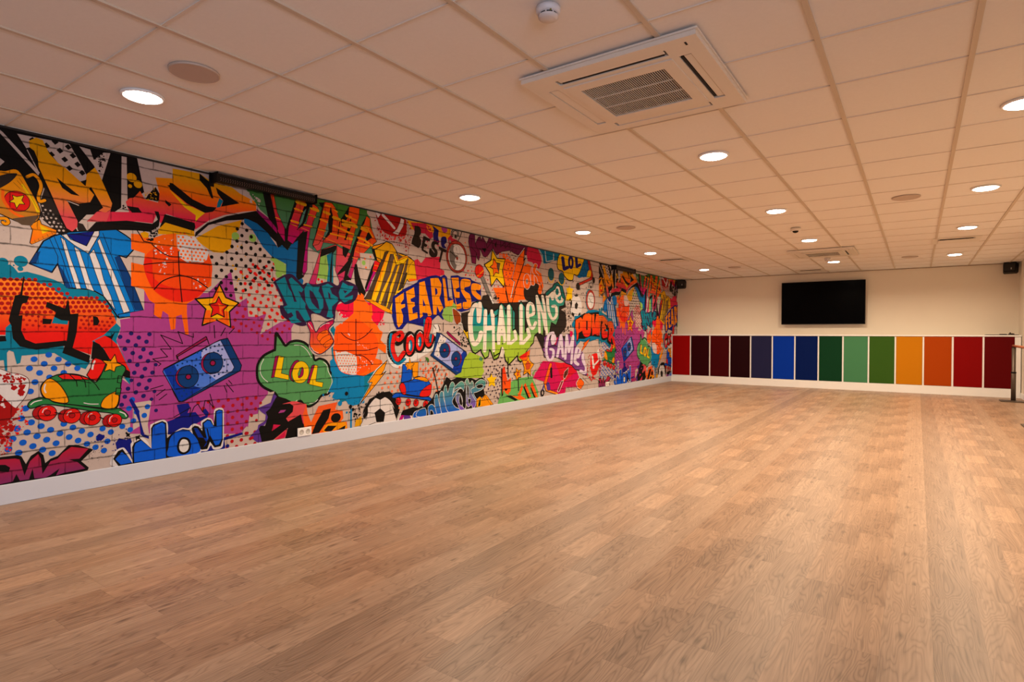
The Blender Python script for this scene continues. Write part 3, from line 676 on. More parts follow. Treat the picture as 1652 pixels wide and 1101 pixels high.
p rd - k,9 : 2589,1396 2647,1411 2672,1466 2702,1408 2759,1393 2714,1350 2722,1289 2658,1317 2604,1288 2619,1354
p or - - : 2663,1411 2694,1396 2735,1390 2694,1349 2710,1303 2678,1325 2678,1372
d rd 14 9 : 3065,1435 3120,1403 3143,1467 : 2943,1531 3234,1550 3312,1322 3327,1256 2942,1249
d k 15 9 : 3015,1762 3106,1761 2969,1708 : 2931,1945 3165,1975 3164,1596 3102,1566 2930,1555
d rd 14 9 : 3022,1684 3077,1653 3100,1713 : 2976,1785 3199,1827 3206,1764 3213,1599 2943,1580
p pu - - : 2942,1262 3119,1325 3091,1252 2942,1249
p pu - - : 2904,1250 3117,1330 3054,1135 3269,1257 3422,1260 3315,1070 3219,1161 3198,1001 3033,880 3013,806 3026,681 2902,689
d rd3 14 9 : 2998,1246 3051,1216 3074,1279 : 2916,1251 3117,1324 3054,1135 3262,1251 3415,1254 3370,1161 3156,1072 2916,1159
l k - - 7,9 : 2184,885 2201,899 2140,941 2252,955 2198,1020 2280,1017 2200,1132 2370,1060 2332,1160 2457,1112 2456,1146
l k - - 8,10 : 2631,1214 2637,1107
l k - - 8,10 : 2730,1194 2690,1125
l k - - 8,10 : 2812,1192 2765,1144
l k - - 7,9 : 2123,702 2217,726
l k - - 7,9 : 2167,648 2232,694
l k - - 7,9 : 2186,611 2244,654
l k - - 8,10 : 2718,689 2742,627
l k - - 8,10 : 2737,707 2802,626
l k - - 8,10 : 2759,731 2788,697
l k - - 7,10 : 2299,460 2431,524 2424,450 2461,529 2491,549 2532,476 2551,573 2582,563 2624,504 2594,624
p db - k,8 : 2221,858 2678,1087 2750,1104 2878,859 2865,811 2374,582 2338,582 2303,648
p bs/bb - k,6 : 2221,851 2678,1083 2701,1064 2811,846 2790,815 2359,584 2338,593 2214,837
p wb - - : 2630,1060 2685,1083 2807,846 2790,815 2645,744 2522,844 2522,997
p bm - - : 2221,851 2304,891 2360,755 2521,676 2359,584 2338,593
d db 10 5 : 2599,1022 2636,1035 2665,994 : 2448,968 2677,1072 2790,847 2661,759 2522,752 2507,860 2404,887
d db 9 5 : 2290,870 2328,883 2311,839 : 2234,850 2433,923 2433,863 2506,707 2403,617 2338,615
p crd - k,7 : 2318,964 2561,1119 2572,1096 2332,957 2325,935
l k - - 8,10 : 2565,1115 2587,1053
l k - - 7,10 : 2325,957 2339,919
e crd - k,5 : 2400,782 2489,777 2399,691
e db - k,6 : 2412,785 2497,780 2412,693
e crd - k,8 : 2414,783 2436,782 2414,762
e crd - k,5 : 2608,888 2698,884 2607,796
e db - k,6 : 2622,890 2707,886 2622,798
e crd - k,9 : 2618,890 2641,889 2618,867
s gn - k,25 : 3026,806 3040,873 3094,940 3197,988 3208,995 3212,1065 3222,1151 3268,1096 3319,1031 3370,1063 3452,1076 3544,1048 3622,966 3650,880 3710,892 3784,865 3830,801 3843,744 3885,693 3885,608 3817,529 3734,515 3669,452 3590,419 3528,439 3482,483 3421,456 3354,456 3267,503 3211,579 3162,608 3086,652 3036,718
p gn - - : 3233,1122 3304,1022 3326,973 3226,988
l k - - 22,11 : 3208,995 3222,1151 3319,1028
c wk - - 6,11 : 3094,909 3063,848 3060,785 3087,734 3134,693
c wk - - 6,12 : 3415,1033 3490,1029 3559,981 3610,905
c wk - - 6,12 : 3755,856 3797,823 3813,760 3855,687 3855,624 3801,531
c wk - - 6,11 : 3285,515 3347,483 3414,477 3447,493
c wk - - 6,12 : 3590,446 3645,451 3686,478
p crd - k,5 : 3211,931 3247,936 3204,733 3169,729
p yl - k,5 : 3247,936 3304,921 3275,767 3355,744 3355,698 3200,736
s crd - k,6 : 3414,872 3467,877 3392,787 3384,722 3414,674 3369,710 3364,789
s yl - k,5 : 3392,755 3422,839 3475,873 3536,861 3579,805 3575,724 3536,673 3482,657 3421,680
s crd - k,4 : 3505,815 3520,788 3513,735 3474,710 3459,724 3474,783
p gn - k,4 : 3482,810 3501,809 3482,743 3463,724 3455,751
p crd - k,6 : 3614,824 3650,833 3598,655 3559,651
p yl - k,5 : 3650,830 3686,821 3662,665 3751,645 3739,598 3582,640
p vi - - : 3197,588 3232,540 3175,431 3134,378 3140,345 3099,294 3059,274 3078,139 3025,144 2952,208 3032,265 3038,301 3106,331 3113,387 3072,416 3032,458 3162,496
p bg - - : 3148,592 3204,600 3183,551
p bg - - : 2953,398 3072,410 3086,358 3052,331 3025,334 3025,278 2979,241 2959,207 2939,197 2940,308
d rd3 15 8 : 2973,396 3020,347 3062,502 : 2927,591 3114,569 3169,514 3072,416 3065,329 3018,235 3038,145 2926,132
p pk/cr - - : 3289,470 3314,497 3451,481 3459,401 3551,445 3527,333 3582,205 3325,285 3224,140 3310,143 3325,259 3398,354 3310,325
p pk - - : 3225,483 3429,483 3551,445 3543,338 3354,294 3324,154 3210,139 3168,215
p k - - : 3232,553 3325,519 3384,487 3282,471 3369,469 3406,439 3399,387 3325,330 3347,295 3489,351 3512,261 3558,202 3428,113 3314,140 3347,236 3189,142 3072,140 3052,231 3042,263 3059,293 3106,286 3134,365 3113,412 3161,445 3211,529
p pu - - : 3242,388 3267,414 3325,412 3303,391
p cr - - : 3175,227 3192,288 3267,272
p cr - - : 3217,141 3321,213 3310,143
p rd5/or 0.75,0.2 - : 3551,445 3566,349 3605,257 3694,410 3928,430 3902,354 3997,330 4006,250 3971,219 4050,209 4059,136 3997,137 3902,135 3759,134 3589,137 3582,172 3527,219 3512,348
p k - - : 3847,371 3817,272 3701,138 3613,137 3661,236 3751,363
e k - - : 3909,267 3971,260 3909,219
p yo - - : 3809,225 4033,208 4059,143 3867,140 3759,134 3742,164
p k - - : 3759,154 3809,197 3919,182 3851,132 3783,141
p k - - : 4033,172 4024,133 3927,139
p tl - - : 3842,1225 3870,1255 3891,1202 3948,1150 4036,1108 4172,1077 4312,791 4409,800 4474,778 4458,734 4376,638 4344,528 4280,447 4218,403 4164,432 4126,412 4021,433 3977,420 3955,451 3905,574 3852,695 3870,869 3845,1045
p bm2 - - : 3834,863 3877,890 3928,860 3998,772 4069,718 4226,702 4290,698 4290,386 4141,371 4068,393 4033,447 3910,458 3859,484 3911,564 3894,692 3843,765
p bm2 - - : 3885,666 4290,663 4290,432 4178,406 4123,433 4068,452 4033,477 3980,539 3911,530 3809,545
o bm2 - - : 3962,412,27
o k - - : 4046,508,23 4100,363,22 4132,329,19 4091,305,9
l bm2 - - 19,12 : 4109,333 4106,137
o bm2 - - : 4050,306,13
g bm2 26 4,14 : 3743,523 3911,537 4015,443 3893,454 3759,480
g k 50 1,7 : 4141,431 4226,409 4226,173 4150,197
p gs/gt 2.5,1.9 - : 2907,2470 3057,2452 3432,2449 3664,2507 4226,2527 4328,2531 4328,2323 4215,2160 4141,2004 3998,1811 3894,1836 3827,1968 3704,1954 3584,2008 3431,1923 3328,1976 3235,2131 3138,2235 3063,2285
p gs/gt 2.5,1.7 - : 3964,2503 4234,2510 4324,2477 4376,2424 4408,2279 4474,2182 4408,2123 4441,2033 4458,1971 3978,1920
g bg 10 6,25 : 2919,2430 3044,2436 3077,2306 3010,2307 2932,2365
p lg - - : 3192,1839 3228,1919 3299,1915 3357,1902 3431,1911 3416,1824 3327,1692 3227,1683 3220,1740
g bg 10 5,17 : 3242,1921 3386,1938 3386,1703 3270,1706
p lg - - : 3663,1658 3647,1738 3703,1941 3810,1953 3810,1697 3760,1665
p bg - - : 3631,1669 3663,1712 3793,1702 3793,1640 3631,1629
d rd 15 8 : 3695,1695 3769,1728 3663,1644 : 3631,1703 3793,1716 3793,1640 3631,1629
p tl - - : 3794,1952 3878,1996 3877,1646 3793,1640 3818,1822
p bs2 - - : 2906,2179 2945,2179 3030,2156 3137,2085 3242,1959 3285,1990 3346,1946 3387,2010 3461,2085 3461,1861 3386,1657 3327,1717 3328,1814 3171,1875 3089,1947 2983,2093 2906,2142
p bs2 - - : 3424,2054 3477,2094 3461,1926 3476,1730 3522,1667 3491,1572 3416,1594 3401,1684
p k - - : 3084,2463 3166,2467 3235,2271 3317,2162 3328,2151 3424,2434 3447,2458 3546,2464 3608,2462 3569,2395 3522,2200 3522,2147 3461,2059 3387,2010 3350,1959 3285,1990 3242,1959 3138,2242
p pp/mg - - : 3023,2290 3138,2229 3228,2142 3235,2092 3165,2152 3030,2261
p rd6/cr/mg 2.42,2.0 k,5 : 3162,2451 3201,2452 3235,2296 3314,2155 3317,2020 3235,2118 3242,2138
p rd6/cr/mg 2.42,2.0 k,5 : 3458,2454 3550,2451 3477,2266 3458,2164 3522,2160 3446,2077 3401,2015 3343,2043 3357,2175 3387,2258
p rd6/cr/mg 2.42,2.0 k,5 : 3620,2458 3696,2417 3600,2185 3569,1986 3561,1778 3522,1714 3499,1792 3507,1945 3530,2161 3446,2162 3553,2238
p k - - : 3550,2458 3608,2462 3546,2257 3462,2168 3469,2232 3523,2373
p gt - - : 3519,2346 3554,2385 3507,2238 3458,2177
p k - - : 3522,2147 3569,2167 3506,1733 3529,1708 3461,1669 3438,1700 3461,2092
p k - - : 3632,2014 3712,1997 3769,2486 3696,2472 3737,2425 3664,2167
p rd6/pk/mg 2.42,1.55 k,5 : 3769,2493 3870,2497 3811,2341 3786,2240 3753,2146 3753,2077 3704,1954 3631,1757 3552,1576 3552,1522 3631,1527 3695,1783 3728,1985 3895,2061 3920,2057 3903,1809 3955,1701 3946,1601 3894,1513 3929,1600 4051,1794 4060,1831 4105,2000 3903,2076 3679,1979 3624,2040 3688,2212
p or2/rd6/pk 2.42,1.95 k,5 : 3778,2494 3861,2496 3904,2455 3964,2331 4087,2502 4226,2513 4215,2408 4132,2170 4096,2043 3946,2081 3753,2077 3753,2139 3696,2049 3624,2027 3688,2205
p k - - : 3844,2465 3878,2352 3861,2196 3753,2091 3744,2110 3811,2286
p gt - - : 3811,2313 3819,2204 3753,2098 3769,2183
p gs - - : 3904,2490 4078,2493 3964,2338
l k - - 11,12 : 3964,2338 3929,2136
p k - - : 3972,2347 4087,2502 4069,2384 3981,2270
p k - - : 4105,2397 4114,2291 4034,2136 4016,2140
p k - - : 3728,1999 3920,2068 3912,2021 3869,1973 3852,1595 3894,1556 3835,1552 3835,1796 3861,1987 3712,1921
p k - - : 3994,2066 4087,2042 4034,1950 3998,1981
l yo - - 17,11 : 3432,2363 3507,2350
l yo - - 21,11 : 3387,2238 3462,2230
l yo - - 7,11 : 3372,2210 3446,2195
l yo - - 19,12 : 3585,2330 3656,2322
l yo - - 17,12 : 3530,2221 3616,2214
l yo - - 5,12 : 3492,2189 3584,2169
l yo - - 18,12 : 3720,2306 3802,2291
l yo - - 18,12 : 3696,2206 3777,2198
l yo - - 5,12 : 3688,2150 3998,2070
l yo - - 19,12 : 3878,2268 4087,2222 4141,2215
l yo - - 17,12 : 3844,2180 3981,2171 4123,2162
l yd - - 28,12 : 3886,2354 3955,2344
l yd - - 32,13 : 4016,2333 4178,2300
l yo - - 14,13 : 4034,2393 4178,2373
l yo - - 9,11 : 3218,2242 3267,2232
p k - - : 3978,2311 4074,2499 4000,2267
p k - - : 4022,2140 4126,2401 4074,2254 4044,2137
p k - - : 4320,2439 4265,2362 4126,2075 4081,1962 4059,1929 4119,1935 4203,2140 4281,2285
p or2/rd6/mg 2.36,1.75 k,5 : 4320,2442 4368,2419 4376,2330 4466,2181 4376,2113 4281,2027 4241,1961 4210,1970 4195,1943 4149,1848 4226,1672 4280,1615 4304,1622 4360,1725 4441,1857 4458,1890 4524,1877 4449,1833 4409,1779 4344,1625 4296,1597 4257,1632 4195,1792 4164,1892 4103,1718 4066,1763 4119,1888 4157,2061 4257,2282
p k - - : 4344,2282 4408,2223 4304,2147 4281,2138
p gt - - : 4304,2202 4320,2180 4296,2158
p k - - : 4280,1953 4157,1940 4157,1939
l yo - - 22,13 : 4281,2328 4352,2314
l yo - - 22,13 : 4249,2287 4336,2269
l yo - - 21,13 : 4203,2188 4281,2175 4408,2123
l yo - - 18,13 : 4195,2133 4360,2117
l yo - - 5,13 : 4164,2038 4265,2013
l yo - - 5,13 : 4126,1967 4195,1956
l yo - - 15,13 : 4344,2295 4408,2223
p k - - : 4096,1957 4126,1930 4059,1767 4111,1724 4007,1704 4029,1813 3934,1757 3934,1780 4066,1924
p k - - : 4157,1897 4187,1900 4218,1781 4280,1651 4312,1597 4280,1540 4233,1562 4179,1632 4156,1739 4149,1811
p k - - : 4441,1969 4392,1889 4296,1652 4312,1616 4409,1760 4458,1826 4524,1940
p mg - - : 4433,1962 4516,1952 4433,1799 4328,1623 4304,1609 4409,1822
p rd - - : 4441,1963 4516,1952 4458,1839 4404,1841
l yo - - 6,13 : 4409,1860 4458,1842
l yo - - 6,13 : 4433,1912 4491,1908
p bg - - : 4226,2026 4409,2035 4441,2001 4376,1925 4280,1755 4241,1893
d or 12 8 : 4296,1969 4376,2000 4312,1875 : 4265,2018 4409,2035 4409,1935 4280,1762 4249,1857
o lg - - : 4280,1922,26
p tq - - : 4164,1619 4226,1513 4202,1524 4149,1581
p cr2 - - : 3876,1430 4126,1525 4524,1469 4592,1415 4558,1324 4474,1240 4409,1289 4376,1351 3978,1310 3937,1374
p or - - : 3957,1244 4051,1300 4141,1368 4141,1562 4226,1573 4312,1504 4392,1414 4392,1301 4474,1240 4508,1190 4558,1164 4524,1075 4609,1010 4601,920 4474,993 4441,874 4541,845 4558,793 4409,724 4280,681 3977,746 3927,808 3896,868 3876,951 3876,1068 3910,1220
p or - - : 4134,1332 4149,1466 4233,1494 4241,1592 4280,1570 4296,1441 4392,1470 4409,1352
g cr2 16 5,13 : 4458,1290 4592,1318 4575,1241 4474,1227
s or3 - - : 3886,1068 3910,1185 3977,1257 4202,1297 4376,1201 4474,1088 4483,961 4409,812 4280,719 4126,703 3977,746 3923,832 3889,950
p wh - - : 3896,985 3923,950 4036,959 4179,907 4187,821 4179,706 4126,703 3977,746 3929,820 3906,891
d or 8 7 : 4001,889 4037,886 4020,858 : 3909,962 4172,919 4179,706 4051,719 3957,771 3923,867
g wh 24 4,12 : 4187,907 4441,874 4360,733 4195,711
g wh 18 3,9 : 4021,1198 4066,1138 4344,977 4409,950 4202,1016
c dr - - 10,13 : 4172,1303 4172,1065 4175,907
c dr - - 10,13 : 3977,1156 4051,1102 4172,1074 4296,1120 4400,1201
c dr - - 10,13 : 3882,974 3977,966 4172,965 4328,965 4474,993
c dr - - 10,13 : 4175,913 4265,904 4344,858 4401,806
g bg 14 6,18 : 3957,1434 4021,1377 4081,1294 3977,1245 3943,1339
l yd - - 34,12 : 3451,2433 3538,2422
l yd - - 31,12 : 3612,2402 3688,2389
l yd - - 28,12 : 3765,2389 3827,2379
l yd - - 31,12 : 3882,2353 3955,2337
l yd - - 29,12 : 3999,2301 4087,2287
l yd - - 32,13 : 4101,2317 4169,2306
l yo - - 14,12 : 3778,2460 3840,2457
l yo - - 14,12 : 3869,2442 3929,2417
l yo - - 16,12 : 3964,2253 4043,2237
l yo - - 16,13 : 4060,2225 4141,2201
l yo - - 16,11 : 3424,2362 3507,2350
l yd - - 30,12 : 4000,2338 4066,2325
l yd - - 30,13 : 4096,2330 4164,2316
l yo - - 16,12 : 4037,2403 4111,2392
l yo - - 16,13 : 4119,2381 4180,2367
l yo - - 18,13 : 4066,2229 4134,2209
l yo - - 14,12 : 4051,2156 4119,2153
l yd - - 25,13 : 4257,2306 4320,2285
s vk - - : 3199,1636 3313,1710 3401,1717 3506,1633 3553,1650 3663,1644 3827,1684 3929,1650 3998,1711 4178,1667 4196,1566 4141,1490 4033,1457 3963,1482 3911,1409 3894,1296 3810,1294 3711,1333 3615,1344 3607,1262 3506,1220 3385,1257 3283,1321 3262,1410 3298,1431 3213,1599
p tq - - : 3220,1635 3313,1690 3356,1583 3386,1546 3415,1456 3445,1457 3386,1585 3356,1668 3386,1690 3468,1630 3522,1581 3499,1553 3461,1564 3506,1487 3545,1442 3537,1408 3599,1289 3537,1260 3460,1372 3430,1364 3445,1286 3490,1259 3430,1258 3385,1304 3334,1348 3298,1399 3341,1420
p vk - - : 3430,1371 3460,1372 3544,1260 3506,1260
p vk - - : 3334,1332 3385,1353 3408,1318 3378,1304
p tq - - : 3498,1260 3385,1245 3356,1297 3430,1305
p tq - - : 3529,1588 3568,1651 3631,1615 3711,1627 3695,1578 3752,1499 3752,1417 3711,1353 3663,1352 3583,1397 3545,1462
p vk - - : 3588,1585 3631,1561 3687,1476 3707,1394 3679,1400 3615,1459 3591,1518
p tq - - : 3732,1629 3810,1662 3877,1632 3835,1615 3860,1561 3937,1523 3937,1488 3860,1428 3860,1365 3877,1331 3860,1309 3793,1321 3818,1405 3768,1514
p vk - - : 3810,1579 3839,1553 3843,1497 3818,1517
p tq - - : 3946,1580 3998,1690 4069,1659 4141,1657 4114,1605 4016,1534 4033,1528 4132,1562 4128,1519 4016,1477 3963,1510
p vk - - : 4003,1605 4060,1601 4025,1571
p bg - bg,19 : 3560,1249 3631,1257 3662,1190 3743,1266 3868,1297 3885,1248 3818,1191 3877,1115 3877,1030 3793,962 3710,923 3630,952 3591,1007 3591,1169
s mg/cr/or 1.45,0.98 vk,10 : 3560,1249 3615,1264 3662,1163 3727,1232 3868,1290 3879,1255 3818,1191 3860,1115 3878,1051 3784,969 3702,937 3630,973 3591,1034 3595,1156
s or - k,5 : 3678,1115 3711,1156 3793,1184 3818,1149 3784,1115 3711,1074 3686,1081
s or - k,5 : 3711,1067 3751,1108 3826,1136 3847,1108 3818,1073 3743,1036 3719,1046
s or - k,5 : 3755,1032 3793,1066 3860,1090 3873,1058 3826,1017 3784,1007 3760,1015
c wh - - 6,12 : 3711,1211 3768,1246 3826,1254
c wh - - 6,12 : 3575,1250 3599,1223 3622,1190
c wh - - 5,12 : 3606,1007 3622,993 3638,972 3694,951
s yo - k,9 : 4400,2103 4507,2154 4609,2190 4652,2192 4713,2155 4748,2120 4792,2073 4864,2061 4929,2069 5022,2039 4994,1962 4819,1945 4695,1952 4474,1961
p yd/yl - k,10 : 4288,1534 4312,1554 4441,1756 4541,1986 4441,2007 4409,2072 4524,2137 4609,2199 4695,2184 4783,2091 4929,2075 5060,2022 5104,1802 4966,1771 4938,1795 4838,1622 4713,1556 4696,1380 4558,1440 4409,1509
p br2 - - : 4296,1528 4392,1683 4524,1921 4583,2080 4652,2101 4474,1740 4409,1584 4392,1527
p bk - - : 4474,1506 4449,1511 4516,1654 4600,1865 4669,2065 4721,2071 4652,1869 4566,1670
p bk - - : 4609,1455 4524,1477 4652,1740 4757,1957 4792,1948 4687,1756
p bk - - : 4661,1424 4618,1442 4669,1548 4784,1816 4874,1976 4892,1958 4784,1685
p bk - - : 4474,1853 4558,2014 4575,1996 4441,1687 4360,1532 4304,1535
p yo - - : 4409,1534 4458,1638 4524,1769 4600,1942 4652,2063 4626,2060 4541,1885 4441,1662
p br - - : 4449,1505 4491,1494 4541,1617 4669,1832 4730,2026 4721,2071 4695,2068 4592,1825 4516,1654
p br - - : 4524,1477 4566,1466 4609,1570 4748,1839 4792,1948 4748,1943 4669,1780 4583,1607
p br - - : 4618,1449 4656,1431 4713,1563 4846,1887 4874,1969 4819,1950 4739,1747
p br - - : 4784,1645 4838,1662 4929,1895 4966,2045 4929,2028 4856,1822
p dk2 - - : 4793,1646 4874,1691 4947,1876 4920,1874 4838,1741
p yo - k,4 : 4288,1528 4409,1522 4695,1413 4713,1368 4558,1414
s yo - k,6 : 4730,2059 4837,2044 4938,2076 4947,2043 4874,1976 4766,1952
p br - - : 4748,2126 4792,2079 4874,2055 4792,2007
p yl - k,5 : 4717,2070 4748,2074 4783,1993 4929,2055 4952,2044 4883,1977 4766,1948
p k - - : 4441,1976 4400,2091 4433,2095 4474,1973
l k - - 4,14 : 5051,2027 4994,1981 4966,1938
p or - - : 4966,1804 5099,1815 5099,1794 4975,1771
g rd2 240 3,14 : 4408,2467 4873,2525 5022,2490 5003,2218 4919,2114 4783,2164 4652,2212 4474,2188 4458,2362
s rd2 - - : 4458,2481 4541,2521 4695,2528 4901,2504 4928,2435 4919,2320 4828,2288 4651,2282 4541,2324 4482,2416
g rd 60 5,14 : 4474,2364 4609,2283 4928,2315 4892,2244 4609,2219 4507,2294
g pk2 40 4,12 : 4474,2289 4966,2253 4966,2160 4609,2180
p wh - dr,4 : 4445,2507 4532,2500 4482,2444
l wh - - 30,13 : 4557,2492 4651,2430 4730,2372
g rd2 18 2,4 : 4557,2498 4748,2374 4721,2351 4524,2473
p wh - dr,4 : 4837,2503 4891,2492 4873,2413 4792,2299 4704,2309 4774,2365 4819,2444
p pkr - - : 5060,2035 5118,2055 5176,2006 5255,2090 5522,2127 5523,1842 5296,1872 5196,1829 5099,1794
p pkr - - : 5129,2002 5247,2035 5257,2091 5471,2108 5482,1988 5599,1956 5599,1906 5389,1853 5307,1831 5129,1817
p yd - - : 4939,2496 5090,2500 5216,2514 5729,2523 5707,2388 5663,2368 5492,2380 5246,2436 5014,2394
p crp - - : 4995,2479 5246,2505 5367,2468 5388,2359 5337,2324 5246,2380 5071,2369
s pu - - : 5545,2502 5641,2509 5652,2468 5609,2440 5566,2455
c yo - - 11,15 : 5276,2475 5306,2431 5357,2424 5357,2473 5316,2460
p nvp - - : 5367,2503 5492,2458 5481,2372 5503,2303 5450,2268 5398,2318 5388,2401 5408,2446
s nvp - - : 5555,2382 5631,2392 5642,2329 5599,2287 5642,2249 5556,2253 5534,2329
p crp - - : 5663,2382 5774,2471 5752,2394 5864,2380 5774,2339 5686,2298
g cr 30 6,17 : 5090,2392 5347,2325 5534,2350 5664,2310 5642,2249 5287,2206 5129,2227
p kk - - : 5063,2450 5138,2454 5175,2418 5172,2370 5143,2331 5179,2289 5173,2233 5129,2186 5009,2225 5028,2295 5061,2354
p kk - - : 5217,2352 5337,2324 5327,2294 5256,2299 5237,2262 5287,2247 5267,2217 5227,2219 5217,2183 5297,2158 5287,2133 5187,2166 5178,2206
s kk - - : 5378,2301 5461,2312 5492,2274 5429,2273 5419,2236 5471,2186 5451,2120 5368,2103 5317,2147 5337,2212 5409,2164 5409,2178 5357,2235
p kk - - : 5492,2259 5642,2228 5626,2190 5577,2198 5524,2056 5493,2060 5540,2208 5492,2224
c k - - 9,16 : 5864,2365 5933,2479 5968,2633 5967,2693
c gw - k,7 12,15 : 5752,2424 5751,2475 5807,2509 5864,2491 5864,2439
o kk - gw,9 : 5819,2426,25
e rb - k,7 : 5845,2160 6054,2183 5845,1949
e wk - k,4 : 5848,2156 6022,2175 5848,1983
s gy - - : 5708,2257 5774,2310 5842,2185 5865,2158 5820,1998 5753,2029 5697,2125
e wk - gy,4 : 5840,2248 5908,2256 5840,2181
e wk - gy,3 : 5865,2106 5930,2113 5865,2049
l kk - - 9,15 : 5708,2221 5854,2142
l kk - - 4,15 : 5833,2288 5842,2244
o rb - - : 5851,2142,22
o gw - gy,5 : 5707,2345,19
d or 11 7 : 6075,2318 6081,2212 6015,2370 : 5910,2401 6086,2425 6123,2248 6148,2098 6221,2090 6209,1903 5935,1912 6052,2043 6087,2183
d crp 9 7 : 6461,2011 6539,2066 6474,1925 : 6396,2248 6591,2270 6605,1935 6435,1922
d cr 12 7 : 6070,1998 6160,2003 6112,1941 : 5935,2001 6246,2030 6246,1937 6423,1716 6372,1713 6321,1866 6124,1897 5958,1943
d crp 13 7 : 6727,1904 6830,1900 6679,1840 : 6448,2048 6552,1947 6593,1822 6726,1953 6921,1919 6879,1776 6796,1640 6398,1746
p dpp/ddp - k,8 : 6134,2515 6219,2512 6232,2383 6294,2476 6344,2499 6370,2448 6395,2506 6485,2416 6550,2520 6616,2481 6670,2520 6820,2525 7182,2523 7345,2527 7710,2477 7710,2415 7533,2377 7255,2345 7048,2389 6849,2348 6725,2285 6630,2371 6525,2263 6460,2224 6409,2234 6332,2334 6345,2242 6308,2160 6270,2195 6257,2263 6246,2108 6160,2114 6147,2205 6111,2307 6086,2395 6098,2465
p k - - : 6370,2339 6485,2353 6447,2285
p k - - : 6670,2424 6724,2487 6711,2381
l k - - 6,16 : 6232,2383 6295,2298
l k - - 6,17 : 6485,2416 6498,2355 6616,2473 6644,2372
l k - - 7,17 : 6820,2516 6821,2410 6932,2499 6933,2408 7047,2497 7062,2424
l k - - 6,16 : 6147,2327 6257,2263
e rd4 - k,7 : 6327,2015 6426,2024 6327,1921
l yo - - 12,16 : 6277,1941 6422,2039
l gy2 - k,5 44,16 : 6397,1926 6567,1677
l wk - k,5 21,17 : 6573,1677 6654,1577
p or - - : 6893,2320 7080,2149 7125,1986 7199,2042 7183,2159 7258,2269 7396,2180 7536,2246 7665,2206 7797,2165 7932,2123 8002,1929 7900,1740 7766,1733 7231,1704 6939,1689 6895,1934
p or - - : 6635,1809 7732,1882 7701,1703 7291,1665 7232,1508 7172,1506 7054,1619 6939,1589 6799,1607
p or - - : 6878,2088 7184,2142 7187,1490 6797,1477 6742,1557 6824,1674 6879,1776 6965,1682 7023,1618
g or 40 5,21 : 6713,1847 6964,1831 6994,1567 6688,1522
p or - - : 6891,2206 7019,2252 7184,2185 7185,1981 6879,1957
g or 60 5,18 : 6739,2303 6962,2329 7183,2236 7184,2151 6934,2127 6962,2246
d crp 12 7 : 6920,2114 7006,2113 6963,2056 : 6877,2204 7184,2151 7185,1981 6879,1957
d kk2 12 7 : 6922,2093 7015,2114 6965,2022 : 6908,2199 7183,2159 7125,1952 7068,1780 6938,1855
d kk2 12 7 : 7109,2328 7205,2322 7065,2369 : 6992,2407 7287,2408 7227,2283 7198,2161 6993,2257
g or 70 5,17 : 6768,2314 6964,2337 7183,2193 7169,2124 6936,2202 6796,2252
p yl - k,16 : 6617,2353 6732,2238 6934,2251 6864,2071 6921,1912 6907,1836 6726,1950 6599,1823 6559,2012 6435,2119 6591,2198
p or - k,12 : 6651,2229 6719,2171 6808,2172 6774,2063 6781,2027 6699,2032 6645,1971 6638,2075 6565,2100 6631,2138
p br - - : 6726,2164 6808,2172 6781,2031 6726,2107
p nv - nv,29 : 4722,1563 4892,1665 5051,1730 5118,1762 5137,1791 5236,1819 5336,1855 5356,1835 5411,1445 5411,1373 4793,1291 4748,1251 4713,1354
p nv - - : 4713,1576 5061,1744 5256,1827 5460,1872 5461,1375 5257,1231 4948,1281 4856,1200 4766,1199 4731,1354
p nv - nv,18 : 5188,1808 5247,1820 5328,1826 5348,1863 5451,1878 5535,1864 5599,1898 5643,1873 5687,1614 5776,1590 5731,1894 5866,1913 5923,1895 6124,1897 6160,1869 6346,1836 6360,1619 6149,1593 6101,1484 5936,1448 5776,1487 5600,1480 5536,1391 5579,1335 5494,1390 5288,1363 5189,1340
p nv - nv,8 : 4722,1439 4948,1394 5411,1479 5411,1380 5296,1349 5236,1341 4985,1274 4929,1393 4856,1364 4874,1212 4784,1205 4748,1231
p oo - - : 4744,1558 4883,1635 4883,1559 4838,1510 4838,1490 4902,1500 4906,1467 4838,1437 4874,1358 4865,1273 4802,1219 4775,1258
p oo - - : 4920,1647 5051,1709 5070,1595 4994,1564 5004,1531 5061,1527 5070,1487 5023,1458 5032,1391 5109,1407 5119,1339 4976,1301
p oo - - : 5142,1770 5236,1798 5296,1594 5368,1387 5337,1371 5296,1370 5286,1405 5197,1409 5207,1368 5158,1339 5143,1503
p nv - - : 5206,1582 5256,1495 5206,1486
p oo - - : 5338,1837 5482,1859 5546,1779 5536,1664 5504,1605 5579,1479 5515,1419 5462,1503 5452,1389 5395,1387 5379,1542
p nv - - : 5420,1727 5462,1716 5472,1660 5431,1629
p oo - - : 5562,1862 5610,1866 5643,1713 5665,1570 5776,1597 5776,1531 5754,1501 5617,1488 5600,1610
p oo - - : 5736,1877 5877,1892 5895,1767 5821,1739 5832,1703 5901,1700 5901,1626 5810,1621 5844,1534 5936,1560 5948,1493 5844,1467
s oo - - : 5935,1867 6112,1880 6124,1805 6005,1767 6017,1722 6113,1683 6149,1578 6113,1500 5983,1487 5971,1569 6053,1588 5935,1717
s oo - - : 6161,1831 6347,1829 6334,1758 6247,1752 6272,1715 6347,1680 6360,1626 6297,1623 6161,1701
c wk - - 74,14 : 4696,1152 4661,971 4696,840 4784,784 4921,845 5033,855 5178,905 5317,965 5411,1055 5451,1239
c k - - 59,14 : 4838,1139 4696,1145 4661,1035 4678,905 4784,817 4884,913
c k - - 59,14 : 4856,1139 4838,1060 4784,1034
e k - - : 4986,1025 5095,1024 4986,870
e k - - : 5148,1057 5262,1056 5148,913
